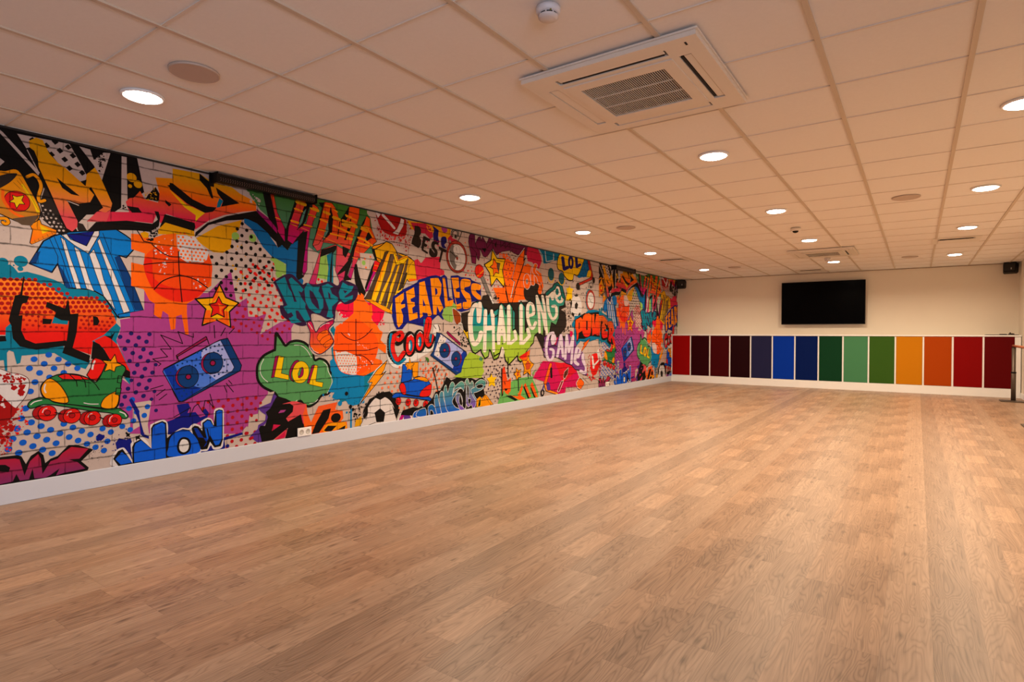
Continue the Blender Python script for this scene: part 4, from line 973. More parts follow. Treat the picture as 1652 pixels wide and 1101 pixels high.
c k - - 70,14 : 5297,1321 5267,1098 5317,993 5389,1098
c tq2 - - 33,14 : 4687,1139 4670,1035 4696,905 4784,797 4902,846
c rd - k,3 39,14 : 4722,1119 4829,1166 4865,1119 4811,1073 4766,1087
c rd - k,3 43,14 : 4731,1113 4705,1002 4731,904 4793,843 4884,926
s rd - k,6 : 4921,1032 4939,1112 4995,1139 5052,1105 5061,1004 5024,916 4967,891 4921,939
e tq2 - k,6 : 4995,1005 5027,1004 4995,937
e wk - - : 4978,1005 4993,1005 4978,958
s rd - k,7 : 5085,1058 5100,1139 5158,1177 5207,1147 5227,1057 5188,960 5129,941 5090,990
e tq2 - k,6 : 5153,1050 5183,1050 5153,988
e wk - - : 5134,1044 5147,1043 5134,1003
c rd - k,3 46,14 : 5307,1335 5287,1202 5277,1056 5327,1014 5378,1112
l tq2 - - 24,14 : 5236,1320 5237,1154
c wh - - 8,14 : 4958,1112 5004,1139 5042,1112
c wh - - 8,14 : 5109,1146 5158,1177 5197,1153
c rd - k,5 42,14 : 5288,1328 5263,1230 5258,1091 5309,1007 5380,1119
c rd - k,5 32,14 : 5298,1342 5339,1329 5329,1231 5279,1105
c tq2 - k,5 18,15 : 5339,1049 5354,1133
p oo - wk,17 : 4458,740 4626,848 4575,728 4541,685 4609,720 4474,594 4225,377 4401,605 4344,609
p oo - k,9 : 4474,742 4626,848 4575,734 4533,685 4609,720 4474,594 4225,377 4401,605 4344,609
p yd - - : 4171,211 4249,245 4257,146 4156,140
g k 90 3,14 : 4126,381 4296,376 4409,428 4458,487 4609,507 4714,466 4679,417 4525,456 4280,328 4202,189 4156,195
p k - - : 4265,256 4280,316 4360,420 4525,482 4661,484 4749,411 4821,259 4767,146 4696,324 4441,438
s wh - k,6 : 4272,118 4265,194 4328,323 4441,425 4508,407 4592,425 4696,351 4749,240 4767,146 4749,56
p k - - : 4441,432 4525,469 4592,425 4516,398
p k - - : 4433,262 4516,304 4592,245 4571,144 4462,151
p k - - : 4268,243 4328,336 4340,272 4296,203
p k - - : 4696,324 4749,254 4767,146 4736,216
l k - - 6,13 : 4516,400 4516,304
l k - - 6,13 : 4433,256 4336,273
l k - - 6,13 : 4592,245 4696,266
l k - - 6,13 : 4312,201 4336,273 4332,335
l k - - 6,13 : 4450,153 4312,126
c k - - 6,13 : 4336,347 4392,405 4441,425
d or4 16 8 : 4687,589 4783,593 4644,534 : 4558,633 4626,719 4838,761 4848,615 4821,564 4803,459 4661,471 4525,507
d or4 17 8 : 5168,719 5218,665 5129,666 : 5129,748 5412,736 5413,481 5318,572 5159,637
d or4 13 8 : 4894,275 4977,273 4812,260 : 4803,288 5024,279 5043,222 4968,190 4821,246
d or4 17 8 : 5506,685 5602,680 5554,629 : 5170,733 5432,749 5734,663 5712,591 5646,595 5538,428 5412,410 5351,499 5190,621
c mg - wk,16 40,14 : 4830,126 4875,194 4931,194 4987,120
s vi - - : 4894,191 4968,183 4996,119 4894,118
p bl3 - k,8 : 4866,773 4866,786 5014,780 5024,699 5014,598 4912,571 4839,576 4857,674
p yo - k,6 : 5019,807 5129,803 5120,625 5038,623
s bl3 - k,9 : 4821,550 4903,578 5024,590 5100,627 5218,613 5318,551 5359,471 5318,375 5159,386 4921,430 4830,484
s yo - k,6 : 5052,609 5159,623 5258,603 5308,565 5258,555 5159,582
s rd - k,6 : 4816,524 4848,568 4893,552 4921,483 4912,430 4857,442
s rd - k,7 : 5154,386 5198,462 5349,521 5359,449 5318,375
s bl3 - k,9 : 4696,416 4749,457 4839,450 4894,425 5159,375 5318,361 5370,315 5359,287 5298,321 5062,370 4830,404 4731,400
o rd - k,6 : 4798,357,44 4958,329,44 5091,310,44 5258,276,46
o rdd - k,5 : 4780,362,16 4944,334,16 5082,314,16 5253,277,17
p yo - k,5 : 4902,785 4977,782 4981,809 5052,779 5005,713 4967,742 4939,737
p yo - k,5 : 4912,799 4967,803 4981,863 5000,809 5062,786 5005,755 5014,707 4967,729 4930,711 4949,764
p k - - : 4831,192 4868,241 5036,264 5190,234 5290,280 5392,355 5433,415 5528,429 5581,497 5646,595 5734,545 5939,592 6056,578 6202,531 6251,513 6377,552 6493,481 6467,404 6428,375 6455,278 6277,247 6252,125 5940,127 5191,138
p k - - : 5025,129 5043,209 5179,263 5238,229 5380,271 5526,200 5484,104
s gt2/bl4 0.52,0.17 wk,7 : 5053,126 5053,194 5159,224 5238,222 5258,158 5238,118
s gt2/bl4 0.55,0.14 wk,6 : 5093,149 5132,213 5250,228 5260,130
s gt2/bl4 0.55,0.14 wk,6 : 5310,138 5300,237 5371,265 5434,209 5465,135 5413,126 5382,179 5341,191 5331,136
s gs2/bl4 0.58,0.14 wk,6 : 5465,128 5413,296 5433,380 5475,376 5496,289 5539,141
s gs2/bl4 0.58,0.14 wk,6 : 5550,140 5507,345 5539,414 5581,396 5592,309 5669,127
s gs2/bl4 0.60,0.14 wk,6 : 5680,133 5603,308 5592,439 5635,486 5668,389 5712,488 5757,522 5802,482 5779,395 5757,323 5779,425 5824,466 5939,517 6009,468 5986,379 5963,411 5893,416 5825,347 5757,264 5825,184 5940,134
s gs2/pu2 0.60,0.14 wk,7 : 5847,360 5916,354 5963,275 5963,185 6034,162 6033,458 6009,498 6068,547 6117,475 6165,510 6202,454 6178,333 6252,218 6228,143 6179,140 6154,181 6082,158 6046,199 6022,133 5917,137 5871,209 5825,288
s gs2/bl4 0.60,0.14 wk,7 : 6141,382 6227,421 6239,467 6351,514 6467,483 6454,413 6377,371 6277,348 6202,331 6277,231 6227,251
e k - wk,5 : 6339,421 6415,416 6339,393
s k - wk,6 : 5916,339 5893,251 5940,187 5963,230
s k - wk,6 : 6057,449 6069,296 6093,294 6093,416
s k - wk,6 : 6081,264 6142,259 6106,186
s k - wk,6 : 5779,380 5824,421 5939,435 5847,405
p yo - k,6 : 6265,139 6264,248 6340,284 6391,244 6455,302 6653,140 6533,128
s k - yl,7 : 6315,212 6352,256 6353,161 6302,143
p yo - k,5 : 6442,295 6494,283 6653,140 6586,138
g k 30 7,25 : 5755,1265 5845,1207 5937,1118 6103,1072 6079,966 5984,937 5914,1088
l k - - 7,15 : 5788,1177 5914,1237 5879,1125 5984,1178 5926,1058 6043,1103
l k - - 8,15 : 5400,1253 5442,1211
l k - - 9,15 : 5484,1261 5521,1194
l k - - 9,15 : 5585,1291 5582,1176
p crd - k,7 : 5645,1162 5666,1184 5926,1028 5926,991 5891,1006 5677,1133
p db - k,7 : 5452,1168 5537,1154 6043,906 6055,868 5927,609 5869,590 5340,880 5391,935
p wb - k,5 : 5526,1147 6032,898 5927,639 5846,651 5401,878 5411,921
p wh - - : 5526,1140 5645,1089 5495,847 5411,885
p bm - - : 6032,898 5927,639 5756,677 5778,720 5984,922
d db 9 5 : 5532,1065 5574,1108 5585,1057 : 5526,1133 5667,1089 5623,1031 5495,847 5422,878
e crd - k,4 : 5623,937 5718,935 5624,843
e db - k,7 : 5602,934 5696,932 5602,840
e crd - k,9 : 5605,938 5629,937 5605,917
e crd - k,4 : 5846,821 5945,818 5846,725
e db - k,7 : 5829,818 5923,815 5829,722
e crd - k,9 : 5829,822 5854,821 5829,801
p lg - - : 5558,1406 5777,1412 5777,1339 5710,1301 5644,1321 5579,1349
p lg - - : 5579,1465 5644,1496 5754,1515 5776,1560 5844,1519 5822,1444 5777,1369 5755,1295 5579,1364
s br3 - wk,7 : 5760,1479 5867,1446 5925,1388 5925,1298 5845,1267 5788,1340
l gy3 - wk,7 35,16 : 5914,1275 6007,1208
l yl - k,4 41,16 : 6019,1193 6127,1064
g gs 8 7,28 : 5209,898 5289,895 5309,811 5229,786
d or4 14 8 : 5214,773 5309,776 5264,722 : 5150,831 5432,807 5690,666 5690,577 5151,610
l k - - 10,15 : 5391,716 5433,593
l k - - 9,15 : 5443,749 5391,709
l k - - 9,15 : 5495,711 5464,656
l k - - 11,15 : 5381,723 5443,564 5486,404
l k - - 7,15 : 5453,741 5422,679
l k - - 7,15 : 5635,646 5592,526
"""
MURAL_B = """
p k - - : 5925,1387 6090,1392 6090,1194 6031,1163 5984,1208
p kk - - : 5936,1426 6101,1454 6174,1579 6373,1619 6398,1683 6527,1706 6607,1599 6742,1492 6797,1608 6908,1596 6965,1549 7023,1618 7139,1590 7188,1406 7189,1185 6126,1180 6031,1224 5937,1298
g kk 14 8,29 : 6593,1758 6768,1753 6796,1673 6687,1619
p kk - - : 6636,1584 7701,1667 7766,1777 8107,1816 8659,1829 8738,1620 8565,1565 8719,1522 8760,1388 8741,1271 8568,1154 8218,1097 7770,1116 6638,1118
g kk 40 8,29 : 8622,1615 8937,1648 8940,1214 8626,1173 8740,1407
s kk - - : 7429,1837 7602,1901 7765,1957 7865,1919 7832,1827 7935,1689 7508,1668
d kk2 15 7 : 8132,1993 8375,2040 8257,1933 : 8036,2023 8467,2094 8734,2077 9055,2082 9595,2144 9598,1831 8737,1785 8581,1931 8284,1967 8037,1840
d kk2 14 7 : 8836,1751 8935,1845 9017,1770 : 8697,1909 9597,1966 9485,1588 8738,1698
p ol - - : 5939,563 5962,712 6008,816 6115,904 6427,818 6377,536
p ol - - : 5779,587 5939,637 5962,727 6376,709 6440,627 6364,537 5939,562
d kk2 14 7 : 6433,747 6577,805 6485,689 : 6376,804 6544,782 6677,762 6828,871 6969,818 7191,828 7193,487 6428,533 6376,694
d dpk 14 7 : 6531,638 6486,589 6624,602 : 6453,706 6856,688 6859,227 6762,170 6429,328 6402,535
d dpk 11 7 : 6810,748 6762,697 6901,695 : 6693,817 6914,827 6971,775 7265,851 7267,611 7177,446 7119,348 6805,142 6696,144
p yl - - : 6604,587 6638,528 6733,527 6679,478 6693,392 6612,426 6545,402 6552,470 6493,521 6578,536
g gs3 3 23,47 : 6127,965 6300,853 6376,788
p tq3/gs4/ol 1.55,0.78 k,20 : 6090,1392 6078,1239 6091,1057 6176,903 6237,878 6363,930 6375,890 6453,801 6531,831 6557,926 6596,893 6664,778 6745,792 6828,887 6869,1018 6940,885 7027,799 7191,879 7188,1473 7110,1554 6825,1543 6607,1454 6424,1448 6174,1517
p tq3 - k,20 : 6090,1224 6114,1408 6174,1548 6272,1599 6373,1588 6424,1512 6489,1514 6528,1420 6607,1519 6688,1393 6756,1427 6811,1584 6866,1578 6937,1482 6994,1584 7081,1579 7126,1404 7127,1185 6090,1179
p gs4 - - : 6126,1256 6689,1263 7126,1295 7127,1185 6090,1179
p tq3/gs4/ol 1.85,0.95 k,22 : 6753,1036 6758,1443 6785,1558 6841,1601 6911,1563 6954,1432 6982,1583 7054,1611 7127,1538 7129,1201 7203,1236 7294,1134 7277,1561 7352,1650 7461,1569 7464,1169 7542,1274 7494,1396 7508,1623 7603,1680 7734,1598 7768,1456 7750,1741 7816,1789 7935,1660 7917,1768 7985,1799 8108,1576 8090,1741 8177,1838 8285,1807 8303,1921 8430,2024 8620,1942 8717,1774 8660,1636 8508,1611 8491,1420 8399,1295 8252,1340 8200,1209 8200,1116 8111,1153 8006,1280 7990,1116 7904,1152 7837,1170 7737,1125 7705,1010 7544,915 7450,812 7357,720 7296,740 7250,818 7102,730 7029,691 6943,769 6871,1010 6802,872 6666,827 6638,1037
p kk - - : 6760,1036 6759,1280 6732,1199 6733,1036
c wg - - 51,16 : 6335,1571 6341,1493 6311,1321 6297,1491 6247,1551 6162,1471 6138,1333 6132,1225
c wg - - 62,16 : 6126,1408 6126,1255 6151,1102 6212,1010 6312,1063 6362,1164
l wg - - 47,16 : 6463,1474 6457,1228
l wg - - 47,16 : 6457,1417 6446,912
l wg - - 40,17 : 6607,1479 6648,1230
l wg - - 40,17 : 6641,1423 6657,907
l wg - - 64,17 : 6477,1228 6635,1238
l wg - - 36,17 : 6839,1543 6757,1141 6772,978
l wg - - 36,17 : 6839,1543 6925,1142 6918,1034
l wg - - 41,17 : 6785,1190 6910,1175
l wg - - 36,17 : 6832,1552 6826,1232
l wg - - 50,17 : 7023,1552 7039,1234
l wg - - 50,17 : 7038,1434 7026,966
l wg - - 44,17 : 6834,1535 6774,979
l wg - - 44,17 : 6834,1535 6927,1051
l wg - - 44,17 : 6773,1150 6913,1142
l wg - - 47,17 : 7032,1560 7021,984 7219,1074 7188,1185
l wg - - 52,18 : 7353,1582 7356,979 7591,1117 7542,1222
c wg - - 48,18 : 7541,1432 7702,1472 7685,1596 7604,1627 7540,1572 7541,1397 7606,1275 7687,1241 7769,1331
l wg - - 41,19 : 7799,1753 7868,1459 7887,1179
l wg - - 42,19 : 7799,1744 7987,1462 8076,1226
l wg - - 40,19 : 7968,1762 8039,1574 8112,1134
c wg - - 47,19 : 8286,1733 8213,1803 8134,1743 8144,1578 8216,1450 8306,1397 8416,1475 8396,1606 8287,1611
c wg - - 48,19 : 8286,1761 8249,1853 8160,1820 8107,1751
c wg - - 44,20 : 8358,1849 8507,1820 8487,1933 8412,1994 8339,1942 8358,1812 8470,1704 8583,1710 8621,1788
e wg - - : 8422,1864 8546,1871 8423,1769
e tq4 - - : 8432,1864 8487,1868 8432,1808
c tq4 - kk,12 38,20 : 8107,1807 8213,1869 8321,1914 8394,1984 8543,1967 8601,1875 8659,1781
p kk - - : 6857,1019 6943,868 6844,870
p wk2 - - : 6828,887 6869,1002 6926,885 6884,804 6800,823
p tl2 - - : 7828,2517 8520,2517 8465,2397 8281,2359 8103,2303 7999,2293 7981,2382
l wk - - 9,19 : 8050,2499 8086,2329 8317,2381 8317,2484
p crp/cr - - : 7535,2503 7828,2513 7930,2394 7947,2324 7864,2189 7763,2215 7665,2277 7536,2281 7504,2399
l wk - - 7,19 : 7861,2504 7964,2425 7982,2291
e gb - - : 8238,2141 8332,2149 8238,2038
e gb - - : 8580,2094 8672,2101 8581,1990
c yl - - 11,19 : 8140,2086 8194,2016 8284,2014 8338,2084
c yl - - 11,20 : 8486,2039 8562,1987 8657,2013 8686,2092
p bl5 - - : 9346,2521 9591,2517 9593,2330 9479,2196 9349,2186 9221,2155 9137,2168 9347,2369
d nv 13 7 : 9379,2387 9455,2451 9369,2289 : 9261,2421 9565,2503 9567,2307 9392,2189 9221,2175
p bl5 - - : 9366,2519 9564,2515 9632,2385 9580,2256 9395,2179 9266,2193 9189,2295
d nv 13 6 : 9342,2309 9433,2354 9369,2250 : 9290,2450 9604,2482 9606,2308 9395,2191 9266,2205
s yl - k,17 : 8520,2507 8750,2515 9346,2531 9325,2407 9241,2278 9137,2188 9013,2198 8973,2105 8833,2084 8676,2149 8617,2221 8466,2245 8437,2356
l nvp - - 54,20 : 8616,2451 8665,2264 8791,2305
e nvp - - : 8900,2404 9001,2414 8901,2286
e yl - - : 8900,2404 8928,2407 8900,2345
l nvp - - 46,21 : 9092,2523 9115,2346 9240,2399
p or6 - wk,17 : 7441,2470 7441,2357 7411,2268 7488,2328 7170,1930 7083,1696 7184,1940 7110,1959 7242,2293
p or - k,10 : 7448,2467 7433,2357 7411,2268 7473,2326 7365,2108 7170,1786 7127,1699 7097,1697 7184,1940 7110,1959 7198,2178 7250,2293
l k - - 9,18 : 7456,2472 7426,2287 7473,2326 7185,1821 7127,1699
l k - - 8,18 : 7200,1796 7105,1596
e or - wk,9 : 7514,1965 7613,1972 7515,1843
e gy - wk,7 : 7514,1965 7539,1967 7514,1926
c or - wk,7 50,18 : 7681,2172 7666,2047 7683,1942
c or - wk,7 45,19 : 7763,2242 7714,2140 7831,2061 7882,1966
p or - - : 7830,2168 7932,2069 7984,1964 7899,1994
l k - - 10,17 : 6909,1943 6996,1692
l k - - 9,19 : 7916,1959 7985,1819
l k - - 17,17 : 6952,1780 7018,1618
p yl - - : 8853,2018 8894,1952 8995,1949 8955,1897 8955,1818 8855,1832 8776,1808 8775,1886 8736,1941 8834,1958
p yl - - : 8756,1826 8955,1837 8976,1740 8737,1728
s wh - - : 8937,1648 8936,1766 9057,1832 9182,1829 9288,1744 9311,1623 9269,1520 9143,1476 8999,1472 8897,1548
p kk - - : 9016,1840 9140,1857 9182,1829 9078,1813
p kk - - : 9110,1725 9173,1678 9132,1596 9059,1603 9048,1672
p kk - - : 8937,1539 9039,1513 9019,1453 8938,1490
p kk - - : 9206,1528 9269,1540 9248,1489 9164,1467
p kk - - : 8936,1756 8956,1688 8917,1608 8896,1685
g k 30 6,18 : 8757,1757 8935,1786 8899,1351 8780,1349
l rd7 - k,8 35,21 : 9564,2503 9701,2241 9661,2175 9179,2035
l rdd - - 30,22 : 9564,2503 9660,2263
e kk - - : 9167,2004 9233,2008 9168,1936
e kk - - : 9776,2159 9826,2163 9777,2099
s yl - - : 9552,2316 9660,2325 9634,2211 9500,2200
c gy - - 13,22 : 9582,2007 9608,2084 9689,2115 9744,2081 9731,2017
o kk - - : 9663,2025,28
e tl3 - - : 9598,1784 9739,1791 9599,1585
e rb - - : 9652,1781 9833,1790 9653,1587
e wk - - : 9660,1775 9791,1781 9661,1625
l kk - - 7,22 : 9584,1821 9679,1738
e wk - gy,5 : 9678,1838 9733,1841 9679,1793
p wk2 - - : 10115,1707 10174,1657 10001,1612
p ol - - : 6692,947 6830,961 6886,960 6971,809 7058,798 7235,920 7295,902 7372,814 7608,948 7608,983 6692,995
p gs5 - - : 6805,224 6860,384 7267,474 7708,483 7675,538 7774,587 7644,381 7775,336 7860,167 7827,44 6723,68
p gs5 - - : 7119,365 7298,473 7676,458 7859,221 7810,117 7149,143 6805,142 6778,202
p k - - : 6847,228 6845,632 6943,668 6889,250
p rd/or 0.75,0.2 - : 6875,267 6873,630 6915,678 6944,610 7002,457 7089,494 7082,300 7003,248 7269,200 7390,389 7406,310 7345,211 7501,128 7299,146 7090,232 6960,269 6903,331
p k - - : 6917,347 7017,339 6959,302
p k - - : 6902,464 6945,428 6945,378
p k - - : 6946,236 7090,232 7269,149 7209,137
p or - - : 7268,252 7501,136 7299,155
p rd/or 0.65,0.15 - : 7437,360 7484,391 7645,168 7549,145
p rd/or 0.65,0.15 - : 7612,347 7676,396 7843,142 7760,140
p k - - : 7422,326 7453,341 7597,145 7549,141
p k - - : 7612,312 7644,310 7776,138 7727,143
l k - - 13,17 : 7015,791 7016,523
l k - - 10,18 : 7280,868 7266,731
l k - - 15,18 : 7282,473 7291,284
l k - - 12,18 : 7554,545 7563,456
p or - k,6 : 7296,799 7419,795 7608,913 7577,737 7545,686 7388,744
p yo - k,9 : 7229,639 7282,593 7358,607 7328,548 7359,486 7282,491 7245,442 7214,512 7162,549 7222,571
p rd8 - k,4 : 7252,578 7297,576 7297,524 7252,509
p yo - k,10 : 7561,817 7609,727 7723,670 7626,594 7627,488 7546,554 7420,517 7451,620 7388,744 7513,739
p rd8 - k,6 : 7482,679 7545,738 7626,665 7594,604 7546,598 7498,600
p rd - rd,2 : 7296,799 7544,879 7513,792 7388,770
p cr3 - - : 7692,457 7993,713 8293,693 8478,667 8865,652 9173,469 9280,291 9154,198 8749,228 8711,124 8445,137 8225,211 8047,372
p rd9 - - : 8366,681 8965,629 9110,482 8867,397 8632,314 8479,534
g cr3 50 4,13 : 7675,503 7975,723 8045,702 7774,443
g bg 60 4,12 : 8710,231 9133,220 9113,161 8750,150
p kk - - : 7770,1143 8218,1097 8290,1209 8665,1115 8860,1154 8900,1194 8745,823 8026,841
p cr3 - - : 8364,1078 8475,1097 8512,1154 8402,831 8347,832
p cr3 - - : 8880,1213 8981,1194 9002,1085 8881,1115
s vl - k,16 : 8027,786 8025,1061 8094,1116 8201,1023 8220,836
s wv - - : 8290,1181 8400,1116 8401,1021 8291,966 8219,1023
p pu3 - k,12 : 8024,1098 8112,1134 8219,1060 8255,966 8401,964 8493,1125 8588,1154 8704,1018 8742,1154 8841,1154 8921,1056 9022,1135 9105,1055 9127,914 9151,592 8945,631 8746,658 8477,754 8366,767 8221,720 8079,803
s pu3 - k,15 : 8043,941 9065,924 9275,900 9537,792 9605,603 9540,419 9409,406 9236,496 9069,525 8945,600 8746,647 8629,700 8366,766 8221,719 8079,811
c wv - - 43,19 : 8308,1172 8182,1144 8112,1024 8092,858 8167,727 8293,750 8319,872 8220,902
l wv - - 42,20 : 8449,774 8569,1135
l wv - - 42,20 : 8569,1135 8638,768
l wv - - 29,20 : 8476,897 8628,903
l wv - - 41,20 : 8716,727 8762,1135
l wv - - 39,20 : 8762,1135 8843,841
l wv - - 39,20 : 8843,841 8992,1115
l wv - - 42,20 : 8992,1115 8935,641
c wv - - 52,21 : 9171,741 9275,870 9148,913 9087,774 9067,664 9172,610
c wv - - 53,21 : 9538,668 9470,804 9362,766 9385,653 9495,535 9430,445 9279,484
l or - k,6 41,19 : 8230,649 8064,352
l or5 - k,6 28,19 : 8065,315 8118,229 8444,146
s vi - - : 8117,349 8188,344 8224,230 8118,238
l k - - 34,19 : 8249,583 8259,433
e k - - : 7979,198 8038,193 7979,138
e bg - - : 7979,198 7999,197 7979,165
l bv - - 18,19 : 7978,248 8030,318
l wk - - 8,20 : 8816,566 8651,351 8482,172
p br4 - wk,7 : 8826,566 8807,469 8709,377 8651,409 8689,504
l rdk - wk,7 29,20 : 8613,335 8491,190
s or - k,8 : 9133,220 9153,319 9259,353 9410,262 9324,186 9239,152
l wk - - 8,21 : 9152,480 9237,375 9112,282 9154,198 9282,148
l wk - - 8,21 : 9280,372 9454,259
s tl2 - - : 9074,1254 9048,1422 9197,1486 9402,1504 9559,1584 9888,1608 10293,1530 10537,1457 10664,1270
p tl2 - - : 9047,1473 10661,1517 10858,975 10482,899 10420,927 10181,1035 9950,1062 9618,1014 9277,1017 9126,946 9026,1114
p bg - - : 9126,946 9277,1029 9407,942 10181,983 10421,900 10545,765 10184,670 10067,777 9675,787 9568,690 9408,794
p pur - - : 10664,1220 11894,1228 12275,1201 12124,962 11902,641 12132,425 11762,150 11546,136 10734,651
d dp 14 6 : 10826,976 10955,1002 10924,920 : 10698,1058 11187,1140 11122,945 10926,755 10733,760
p tl - - : 10606,817 10795,867 10734,678 10546,657
p k - - : 9048,1401 9402,1532 10001,1576 10662,1436 10731,923 10543,952 10359,1034 10298,1087 10064,1100 9949,1100 9672,1114 9406,1065 9200,1066 9126,994
p k - - : 9037,1254 9072,1411 9350,1478 9613,1536 9888,1557 10293,1530 10599,1405 10695,1270
p or - - : 9099,1254 9122,1388 9325,1429 9404,1257
p or - - : 9404,1257 9428,1481 9560,1534 9695,1513 9670,1260
p or - - : 9697,1260 9722,1514 9805,1529 9807,1262
p or - - : 9863,1262 9888,1531 10059,1524 10062,1264
p or - - : 10091,1264 10117,1525 10354,1466 10355,1400 10237,1266
p or - - : 10326,1267 10355,1413 10537,1404 10664,1270
p or/rd 1.55,1.0 - : 9085,1402 9273,1455 9351,1408 9327,1212 9200,1175 9175,1078 9125,1030 9124,1162 9074,1258
l k - - 17,21 : 9211,1356 9211,1247
s or/rd 1.6,1.1 - : 9326,1309 9376,1482 9533,1523 9641,1439 9670,1239 9617,1126 9458,1102 9353,1163
l k - - 25,21 : 9508,1386 9509,1238
p or/rd 1.65,1.1 - : 9709,1516 9791,1519 9807,1304 9889,1521 10030,1526 10033,1242 9977,1126 9836,1152 9726,1126
p or - k,9 : 9645,1076 9486,941 9279,822 9407,966 9381,979
p bg - - : 9408,794 10183,774 10188,330 10015,263 9517,419
g rd2 60 8,25 : 9567,790 10067,777 10071,388 9517,394
s rd - - : 9702,761 9953,780 10040,623 9900,398 9706,408 9649,612
l wk - - 33,22 : 9730,735 9787,518
l wk - - 28,22 : 9787,556 10039,674
c wk - - 44,22 : 10066,855 9980,831 10010,701
g rd 10 18,45 : 9517,419 9733,382 9901,295 9680,284
l bg - - 50,21 : 9412,375 9599,277
g kk 50 5,12 : 10068,673 10735,570 10864,482 10612,305 10072,285
p bg - - : 10069,596 10673,491 10612,278 10072,259
d kk2 12 6 : 10187,461 10305,455 10246,392 : 10040,649 10736,461 10613,251 10015,288
"""

# ------------------------------------------------------------------ the mural: flat colour shapes in wall millimetres (y,z)
PAL = dict(bg=(200,177,164), k=(14,10,9), kk=(40,30,24), kk2=(60,30,30), dk=(42,32,28), dk2=(58,46,32), wh=(222,210,205), wk=(225,218,212), wk2=(222,208,192), yl=(245,195,0), yd=(228,158,0),
 yo=(245,150,0), oo=(252,146,0), **{'or':(250,100,10)}, oo2=(255,128,28), or2=(235,80,5), or3=(255,82,5), or4=(245,115,70), or5=(250,140,20), or6=(240,120,10), rd=(225,22,16), rd2=(165,14,14), rd2b=(195,16,14), rd3=(180,15,30), rd4=(235,35,15), rd5=(225,65,55),
 rd6=(225,70,20), rd7=(190,45,25), rd9=(220,15,40), rd8=(205,70,30), rdd=(170,15,20), rdk=(150,10,40), dr=(90,20,10), ro=(245,70,8), ry=(225,120,20), cr=(205,20,70), cr2=(230,5,60), cr3=(210,8,85), crd=(150,12,72), crp=(190,30,60),
 pk=(222,75,80), pk2=(235,150,135), pkr=(218,40,70), mg=(180,0,110), pp=(120,15,80), pu=(170,62,135), pud=(115,45,100), pu2=(120,70,180), pu3=(125,65,135), pur=(165,45,105), vi=(90,50,140), vk=(48,20,60), vl=(150,105,150), wv=(225,205,222),
 dp=(32,24,95), dpk=(40,15,55), dpp=(95,18,62), ddp=(125,25,70), bl=(0,118,200), bl3=(0,82,200), bl4=(20,90,190), bl5=(0,105,165), bm=(0,50,160), bm2=(0,125,180), bs=(5,90,215), bs2=(0,100,160), bb=(90,130,215), bd=(10,90,195),
 db=(5,55,115), nv=(14,22,120), nvp=(28,22,100), bv=(60,50,130), wb=(165,170,225), tl=(0,118,145), tl2=(0,115,155), tl3=(0,140,160), tq=(0,125,145), tq2=(0,125,165), tq3=(0,135,140), tq4=(0,105,100),
 gn=(85,150,88), gs=(60,115,35), gs2=(100,165,115), gs3=(80,140,100), gs4=(75,160,115), gs5=(105,175,90), gt=(85,140,120), gt2=(0,130,110), dg=(40,120,60), lg=(145,190,85), ol=(160,190,50), gb=(30,90,100),
 br=(95,72,52), br2=(70,48,22), br3=(150,60,10), br4=(90,35,15), bk=(70,52,40), gw=(140,130,120), gy=(120,112,105), gy2=(125,118,112), gy3=(185,175,165), rb=(170,55,40), wg=(235,222,205))
GAIN = (0.92, 1.0, 1.12)
def pal(c): return [min(0.92, lin(v)*g_*MUR) for v, g_ in zip(PAL[c], GAIN)]
MUR = 0.90
YMAX = int((BY-0.016)*1000); ZTOP = int((CZ-0.012)*1000)
random.seed(7)
def pts(s): return [tuple(float(q) for q in t.split(',')) for t in s.split()]
def smooth(P, closed=True, n=5):
    R = []; N = len(P)
    for i in range(N if closed else N-1):
        g4 = [P[(i+d) % N] if closed else P[max(0, min(N-1, i+d))] for d in (-1, 0, 1, 2)]
        for k in range(n):
            t = k/n; R.append(tuple(0.5*((2*g4[1][a]) + (-g4[0][a]+g4[2][a])*t + (2*g4[0][a]-5*g4[1][a]+4*g4[2][a]-g4[3][a])*t*t + (-g4[0][a]+3*g4[1][a]-3*g4[2][a]+g4[3][a])*t**3) for a in (0, 1)))
    if not closed: R.append(P[-1])
    return R
def area2(P): return sum(P[i][0]*P[(i+1) % len(P)][1]-P[(i+1) % len(P)][0]*P[i][1] for i in range(len(P)))
def union(polys):
    """triangles covering the union of simple polygons once, without overlaps"""
    vs, fs = [], []
    for P in polys:
        if abs(area2(P)) < 1e-6: continue
        n = len(vs); vs += [Vector(p) for p in (P if area2(P) > 0 else P[::-1])]; fs.append(list(range(n, n+len(P))))
    if not vs: return []
    o = vs[0].copy(); vs = [v-o for v in vs]
    r = delaunay_2d_cdt(vs, [], fs, 1, 0.02)
    q = [(v[0]+o[0], v[1]+o[1]) for v in r[0]]
    B = [(min(p[0] for p in P), max(p[0] for p in P), min(p[1] for p in P), max(p[1] for p in P), P) for P in polys]
    R = []
    for f in r[2]:
        T = [q[i] for i in f]; cx, cy_ = (T[0][0]+T[1][0]+T[2][0])/3, (T[0][1]+T[1][1]+T[2][1])/3
        if any(b[0] <= cx <= b[1] and b[2] <= cy_ <= b[3] and wind((cx, cy_), b[4]) for b in B): R.append(T)
    return R
def wind(p, P):
    w_ = 0
    for i in range(len(P)):
        a, b = P[i], P[(i+1) % len(P)]; c = (b[0]-a[0])*(p[1]-a[1])-(p[0]-a[0])*(b[1]-a[1])
        if a[1] <= p[1] < b[1] and c > 0: w_ += 1
        elif b[1] <= p[1] < a[1] and c < 0: w_ -= 1
    return w_
